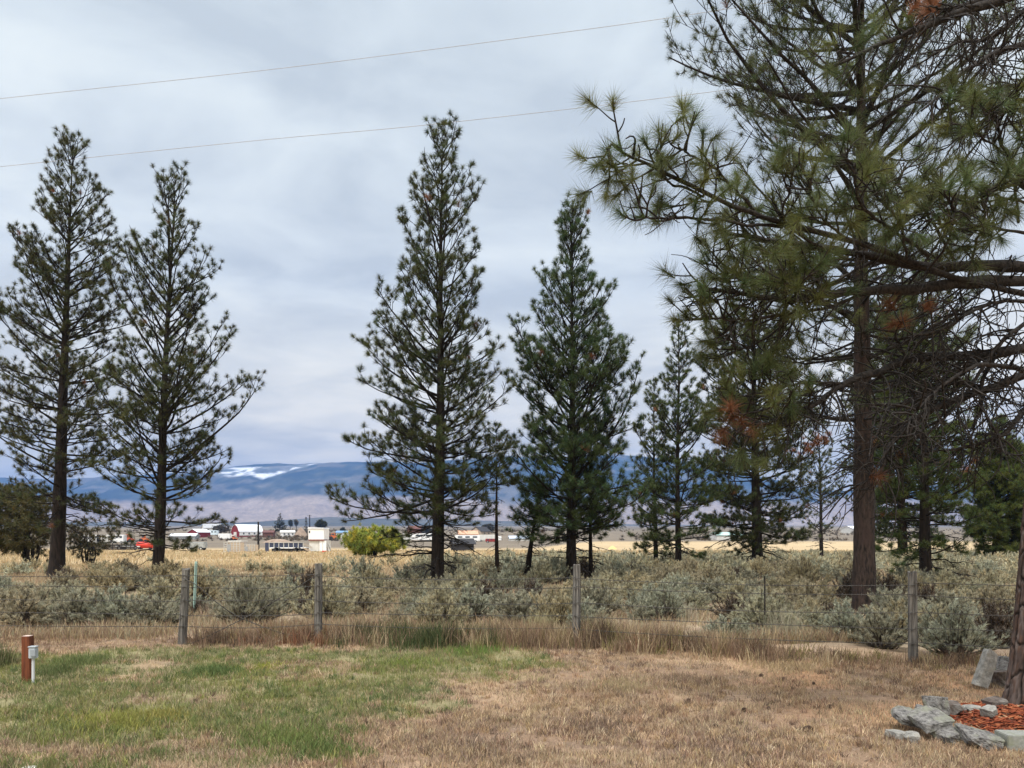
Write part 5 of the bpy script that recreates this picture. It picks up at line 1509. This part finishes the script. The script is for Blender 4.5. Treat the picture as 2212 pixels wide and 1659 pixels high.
# poles
def pole(label, px, yt, yb, r, arm=False, group=None):
    s = Site('utility_pole' if arm else 'bare_pole', label, 'pole', px, yb)
    g = G(); g.cyl((0, 0, -.3), (0, 0, s.Z(yt)), r, r * .75, 12); g.build('pole_shaft', M_LIMB, s.root)
    if arm:
        g = G(); z = s.Z(yt) - .8; g.box(-1.6, 1.6, -r - .12, -r - .01, z, z + .16); c = g.build('crossarm', M_LIMB, s.root)
        for x in (-1.4, -.5, .5, 1.4):
            g = G(); g.cyl((x, -r - .07, z + .165), (x, -r - .07, z + .38), .05, .03, 8); g.build('insulator', M_GREYW, c)


pole('tall bare wooden pole between the livestock pens and the dark stage', 558, 1127, 1189, .24)
pole('distant utility pole with a crossarm above the white two storey stand', 669, 1112, 1150, .42, True)


# vehicles and machines
def vehicle(name, label, cat, px, yb, L, H, W, body, wheels=((-.32,), (.32,)), rot=0, cab=None, group=None, win=True, lift=.45):
    s = Site(name, label, cat, px, yb, group, rot)
    bo = bevelled('body', body, s.root, -L / 2, L / 2, 0, W, lift, H, .12)
    for (u_,) in wheels:
        for yo in (-.04, W - .18):
            g = G(); g.cyl((u_ * L, yo, lift * .85), (u_ * L, yo + .22, lift * .85), lift * .85, k=16); w_ = g.build('wheel', M_TYRE, s.root)
            if yo < 0:
                g = G(); g.cyl((u_ * L, yo - .02, lift * .85), (u_ * L, yo - .003, lift * .85), lift * .4, k=10); g.build('hub', M_GALV, w_)
    if cab:
        bevelled('cab', cab, s.root, L / 2 + .02, L / 2 + 1.9, .1, W - .1, lift, H * .8, .15)
    if win:
        for u_ in (-.3, 0, .3):
            g = G(); g.box(u_ * L - L * .09, u_ * L + L * .09, -.03, -.004, lift + (H - lift) * .55, lift + (H - lift) * .82); g.build('window', M_GLASS, bo)
    return s


vehicle('stock_trailer', 'grey stock trailer right of the second pine trunk', 'trailer', 421, 1189, 3.9, 1.75, 1.9, plain('dull grey trailer', (.36, .38, .38), .6), win=False)
vehicle('camper', 'white camper right of the tall middle pine trunk', 'camper', 1010, 1171, 9, 2.5, 2.3, M_WHITE, group=None)
vehicle('camper', 'white camper left of the tall middle pine trunk', 'camper', 905, 1169, 13, 3.0, 2.4, M_WHITE)
vehicle('box_truck', 'white truck nearest the thin reddish pine trunk', 'truck', 1052, 1170, 7, 2.6, 2.3, M_OFFW, cab=M_WHITE, win=False)
vehicle('pickup_truck', 'red pickup left of the thin reddish pine trunk', 'truck', 1062, 1173, 4.2, 1.5, 1.9, plain('dark red car', (.28, .03, .03), .4))
vehicle('box_truck', 'white truck parked in front of the red gambrel barn', 'truck', 484, 1166, 5.2, 2.7, 2.2, M_WHITE, cab=M_OFFW, win=False)
vehicle('camper', 'white camper behind the small dark red barn, left one', 'camper', 440, 1156, 8, 3.2, 2.4, M_WHITE)
vehicle('camper', 'pale blue camper behind the small dark red barn, right one', 'camper', 458, 1157, 7, 3.2, 2.4, plain('pale blue camper', (.62, .72, .78), .5))
vehicle('flatbed_trailer', 'low white flatbed trailer left of the red tank', 'trailer', 275, 1187, 5.6, .85, 2, M_OFFW, win=False, lift=.5)
vehicle('car', 'small white car in front of the blue roofed shed', 'car', 747, 1164, 5.0, 1.9, 1.9, M_OFFW)
for px, lab, L_ in ((196, 'white camper seen between the two left pines, leftmost', 6.5), (226, 'cream camper seen between the two left pines, middle', 5.5), (252, 'white camper seen between the two left pines, rightmost', 4.5)):
    vehicle('camper', lab, 'camper', px, 1174, L_, 2.9, 2.3, M_OFFW if px == 226 else M_WHITE)
# orange tractor / loader
def loader(label, px, yb, mat, sc=1.0):
    s = Site('loader', label, 'loader', px, yb)
    bo = bevelled('body', mat, s.root, -1.5 * sc, 1.0 * sc, 0, 1.5 * sc, .7 * sc, 1.7 * sc, .1)
    bevelled('cab', mat, s.root, -.9 * sc, .3 * sc, .15 * sc, 1.35 * sc, 1.72 * sc, 2.7 * sc, .08)
    g = G(); g.box(-.75 * sc, .15 * sc, .12 * sc, .145 * sc, 1.95 * sc, 2.5 * sc); g.build('window', M_GLASS, s.root)
    for x, r in ((-1.0, .8), (.85, .6)):
        for yo in (-.25, 1.52):
            g = G(); g.cyl((x * sc, yo * sc, r * sc), (x * sc, (yo + .25) * sc, r * sc), r * sc, k=18); g.build('wheel', M_TYRE, s.root)
    g = G(); g.obox((.9 * sc, .2 * sc, 1.4 * sc), (2.4 * sc, .2 * sc, .7 * sc), .15 * sc, .2 * sc); g.obox((.9 * sc, 1.3 * sc, 1.4 * sc), (2.4 * sc, 1.3 * sc, .7 * sc), .15 * sc, .2 * sc); g.build('arm', mat, s.root)
    bevelled('bucket', M_GREYW, s.root, 2.42 * sc, 3.0 * sc, -.05 * sc, 1.55 * sc, .25 * sc, .95 * sc, .06)


loader('orange loader below the blue roofed shed, beside the yellow bush', 721, 1168, M_ORANGE, 1.15)
loader('red orange loader above the red tank', 275, 1172, plain('red orange paint', (.62, .11, .05), .5), 1.05)
loader('orange machine behind the red tank', 310, 1172, M_ORANGE, .9)
loader('small orange machine before the red gambrel barn', 504, 1168, M_ORANGE, .75)
# red tank on skids
s = Site('fuel_tank', 'bright red horizontal tank left of the second pine trunk', 'tank', 311, 1187)
g = G(); h_ = .72; g.cyl((-1.75, .8, 1.0), (1.75, .8, 1.0), h_, k=24)
g.cyl((-1.95, .8, 1.0), (-1.75, .8, 1.0), h_ * .7, h_, 24); g.cyl((1.75, .8, 1.0), (1.95, .8, 1.0), h_, h_ * .7, 24); g.build('shell', M_SIGRED, s.root)
for x in (-1.1, 1.1):
    g = G(); g.box(x - .12, x + .12, .1, 1.5, -.05, .42); g.build('leg', M_DARK, s.root)
g = G(); g.cyl((0, .8, 1.7), (0, .8, 1.95), .16, k=12); g.build('lid', M_DARK, s.root)
# dark board fence
s = Site('board_fence', 'low dark board fence at the back of the straw field, between the left pines', 'fence', 238, 1188)
for x in np.linspace(184, 292, 12):
    s.box('post', M_LIMB, x - .6, x + .6, 1174, 1188, 0, .12)
for j, yy_ in enumerate((1176, 1180.2, 1184.4)):
    s.box('board', M_LIMB, 184, 292, yy_, yy_ + 3.4, -.05, -.01)
# heap and tarp
def heap(name, label, cat, px, yb, wpx, hpx, mat, seed, kind=None):
    d = depth_for(yb); m = d / F; x = (px - CX) * m
    n = 30; a = np.linspace(0, 2 * np.pi, 48, endpoint=False); r = np.linspace(0, 1, n)
    A, R_ = np.meshgrid(a, r)
    w = wpx / 2 * m
    Vx, Vy = R_ * w * np.cos(A), R_ * w * .8 * np.sin(A)
    Vz = hpx * m * (1 - R_ ** 1.4) * (.75 + .5 * fbm(Vx / w * 2 + seed, Vy / w * 2, seed, 4)) - .1
    idx = np.arange(n * 48).reshape(n, 48); nn_ = np.roll(idx, -1, 1)
    q = np.stack([idx[:-1], idx[1:], nn_[1:], nn_[:-1]], -1).reshape(-1, 4)
    o = mk(name, np.stack([Vx, Vy, Vz], -1), [q], mat, None, (0, 0, 0), None, True, loc=(x, d, float(gz(x, d))))
    return tag(o, label, cat, None, kind)


heap('dirt_heap', 'brown dirt heap left of the white two storey stand', 'dirt heap', 650, 1160, 34, 20, M_DIRT, 4)
heap('dirt_heap', 'long low dirt heap behind the dark stage', 'dirt heap', 600, 1172, 70, 10, M_DIRT, 6)
heap('tarp', 'yellow tarp heap between the pole like pine and the slim pine', 'tarp', 1323, 1186, 20, 8, M_YELL, 9)

# far trees of the valley
def far_pine(label, base, top, wpx, seed, **kw):
    d = depth_for(base[1]); m = d / F
    hgt_ = (base[1] - top[1]) * m
    y0 = base[1]; y1 = top[1]
    pr = [(y1, base[0] - .5, base[0] + .5)] + [(y1 + (y0 - y1) * f_, base[0] - wpx * g_, base[0] + wpx * g_) for f_, g_ in ((.2, .28), (.45, .6), (.7, .85), (.9, 1.0))]
    a = dict(tl=.075 * hgt_, K=16, nw=.012 * hgt_, spacing=.055 * hgt_, nb=(5, 7), tw=.05 * hgt_, lm=(.04 * hgt_, .16 * hgt_), brown=.05, deadtuft=0, e_low=-5, e_top=45, branch_r=.6, needle=(.045, .062, .034), cat='conifer', name='conifer')
    a.update(kw)
    return pine(label, base, top, pr, .018 * hgt_, seed, y0 - (y0 - y1) * .08, None, 'valley trees', **a)


far_pine('dark blue green conifer behind the low white farmhouse', (605, 1150), (605, 1109), 17, 51)
far_pine('narrow column shaped conifer by the distant utility pole', (661, 1153), (661, 1118), 5, 52, needle=(.06, .062, .04))
bush('round_tree', 'small round tree on the valley floor, right of the dark conifer', 'tree', (627, 1144), (621, 1122, 634, 1138), [(.06, .07, .045), (.075, .08, .05)], 53, 160, 16, 1.5, .3, stems=3, lobes=7)
bush('round_tree', 'small round tree with an autumn tan top on the valley floor', 'tree', (640, 1144), (634, 1120, 646, 1137), [(.08, .085, .05), (.16, .13, .08)], 54, 160, 16, 1.5, .3, stems=3, lobes=7)
bush('round_tree', 'broad dull green tree right of the distant utility pole', 'tree', (692, 1151), (680, 1121, 708, 1145), [(.06, .07, .045), (.075, .08, .05)], 55, 260, 16, 1.5, .3, stems=3, lobes=9)
bush('round_tree', 'dark low tree on the plain above the blue roofed shed', 'tree', (741, 1150), (733, 1139, 748, 1149), [(.05, .06, .04)], 56, 120, 14, 1.2, .25, stems=3, lobes=6)
bush('round_tree', 'brown green tree clump behind the red gambrel barn', 'tree', (478, 1154), (455, 1130, 500, 1152), [(.07, .065, .045), (.09, .07, .05)], 57, 300, 14, 1.0, .25, stems=4, lobes=10)
bush('round_tree', 'dark tree behind the cottage right of the tall middle pine', 'tree', (1055, 1156), (1035, 1128, 1075, 1152), [(.05, .055, .045), (.07, .065, .05)], 58, 260, 14, 1.0, .25, stems=4, lobes=9)
bush('round_tree', 'dark tree at the left of the tall middle pine trunk, beyond the campers', 'tree', (920, 1158), (905, 1132, 940, 1156), [(.045, .055, .045), (.06, .06, .05)], 59, 260, 14, 1.0, .25, stems=4, lobes=9)
# low scrub of the valley floor, one mass
rv = np.random.default_rng(61)
n = 2600
yv = rv.uniform(300, 640, n); xv = rv.uniform(-.68, .62, n) * yv
kp_ = rv.uniform(size=n) < sstep(.42, .6, fbm(xv * .012, yv * .008, 405, 3)) * np.where(xv / yv > .08, .5, 1)
xv, yv = xv[kp_], yv[kp_]; n = len(xv)
pv = np.stack([xv, yv, gz(xv, yv) + .3], -1)
pv = np.repeat(pv, 3, 0) + rv.normal(size=(n * 3, 3)) * [1.3, 1.3, .5]; pv[:, 2] = np.maximum(pv[:, 2], gz(pv[:, 0], pv[:, 1]) + .2)
V, C = needles(rv, pv, np.tile(UP, (n * 3, 1)) + rv.normal(size=(n * 3, 3)) * .5, rv.uniform(.9, 2.0, n * 3), 20, .22, (.15, .125, .095), None, .2, (5, 110), .2, 0)
o = mk('valley_scrub', V, [np.arange(len(V)).reshape(-1, 3)], M_LEAF, None, (0, 0, 0), C); tag(o, 'grey brown scrub scattered over the far valley floor', 'scrub', kind='stuff')

# ------------------------------------------------------------------ the air
if HAZE:
    g = G(); g.box(-12500, 12500, -400, 13300, -6, 1150)
    mh = bpy.data.materials.new('haze air'); mh.use_nodes = True
    t = mh.node_tree; t.nodes.clear()
    pv_ = t.nodes.new('ShaderNodeVolumePrincipled'); pv_.inputs['Color'].default_value = (.22, .44, .98, 1)
    pv_.inputs['Density'].default_value = HAZE_D; pv_.inputs['Anisotropy'].default_value = 0.0
    ou = t.nodes.new('ShaderNodeOutputMaterial'); t.links.new(pv_.outputs[0], ou.inputs['Volume'])
    o = g.build('haze', mh); tag(o, 'blue air between the yard and the far mountain', kind='stuff')
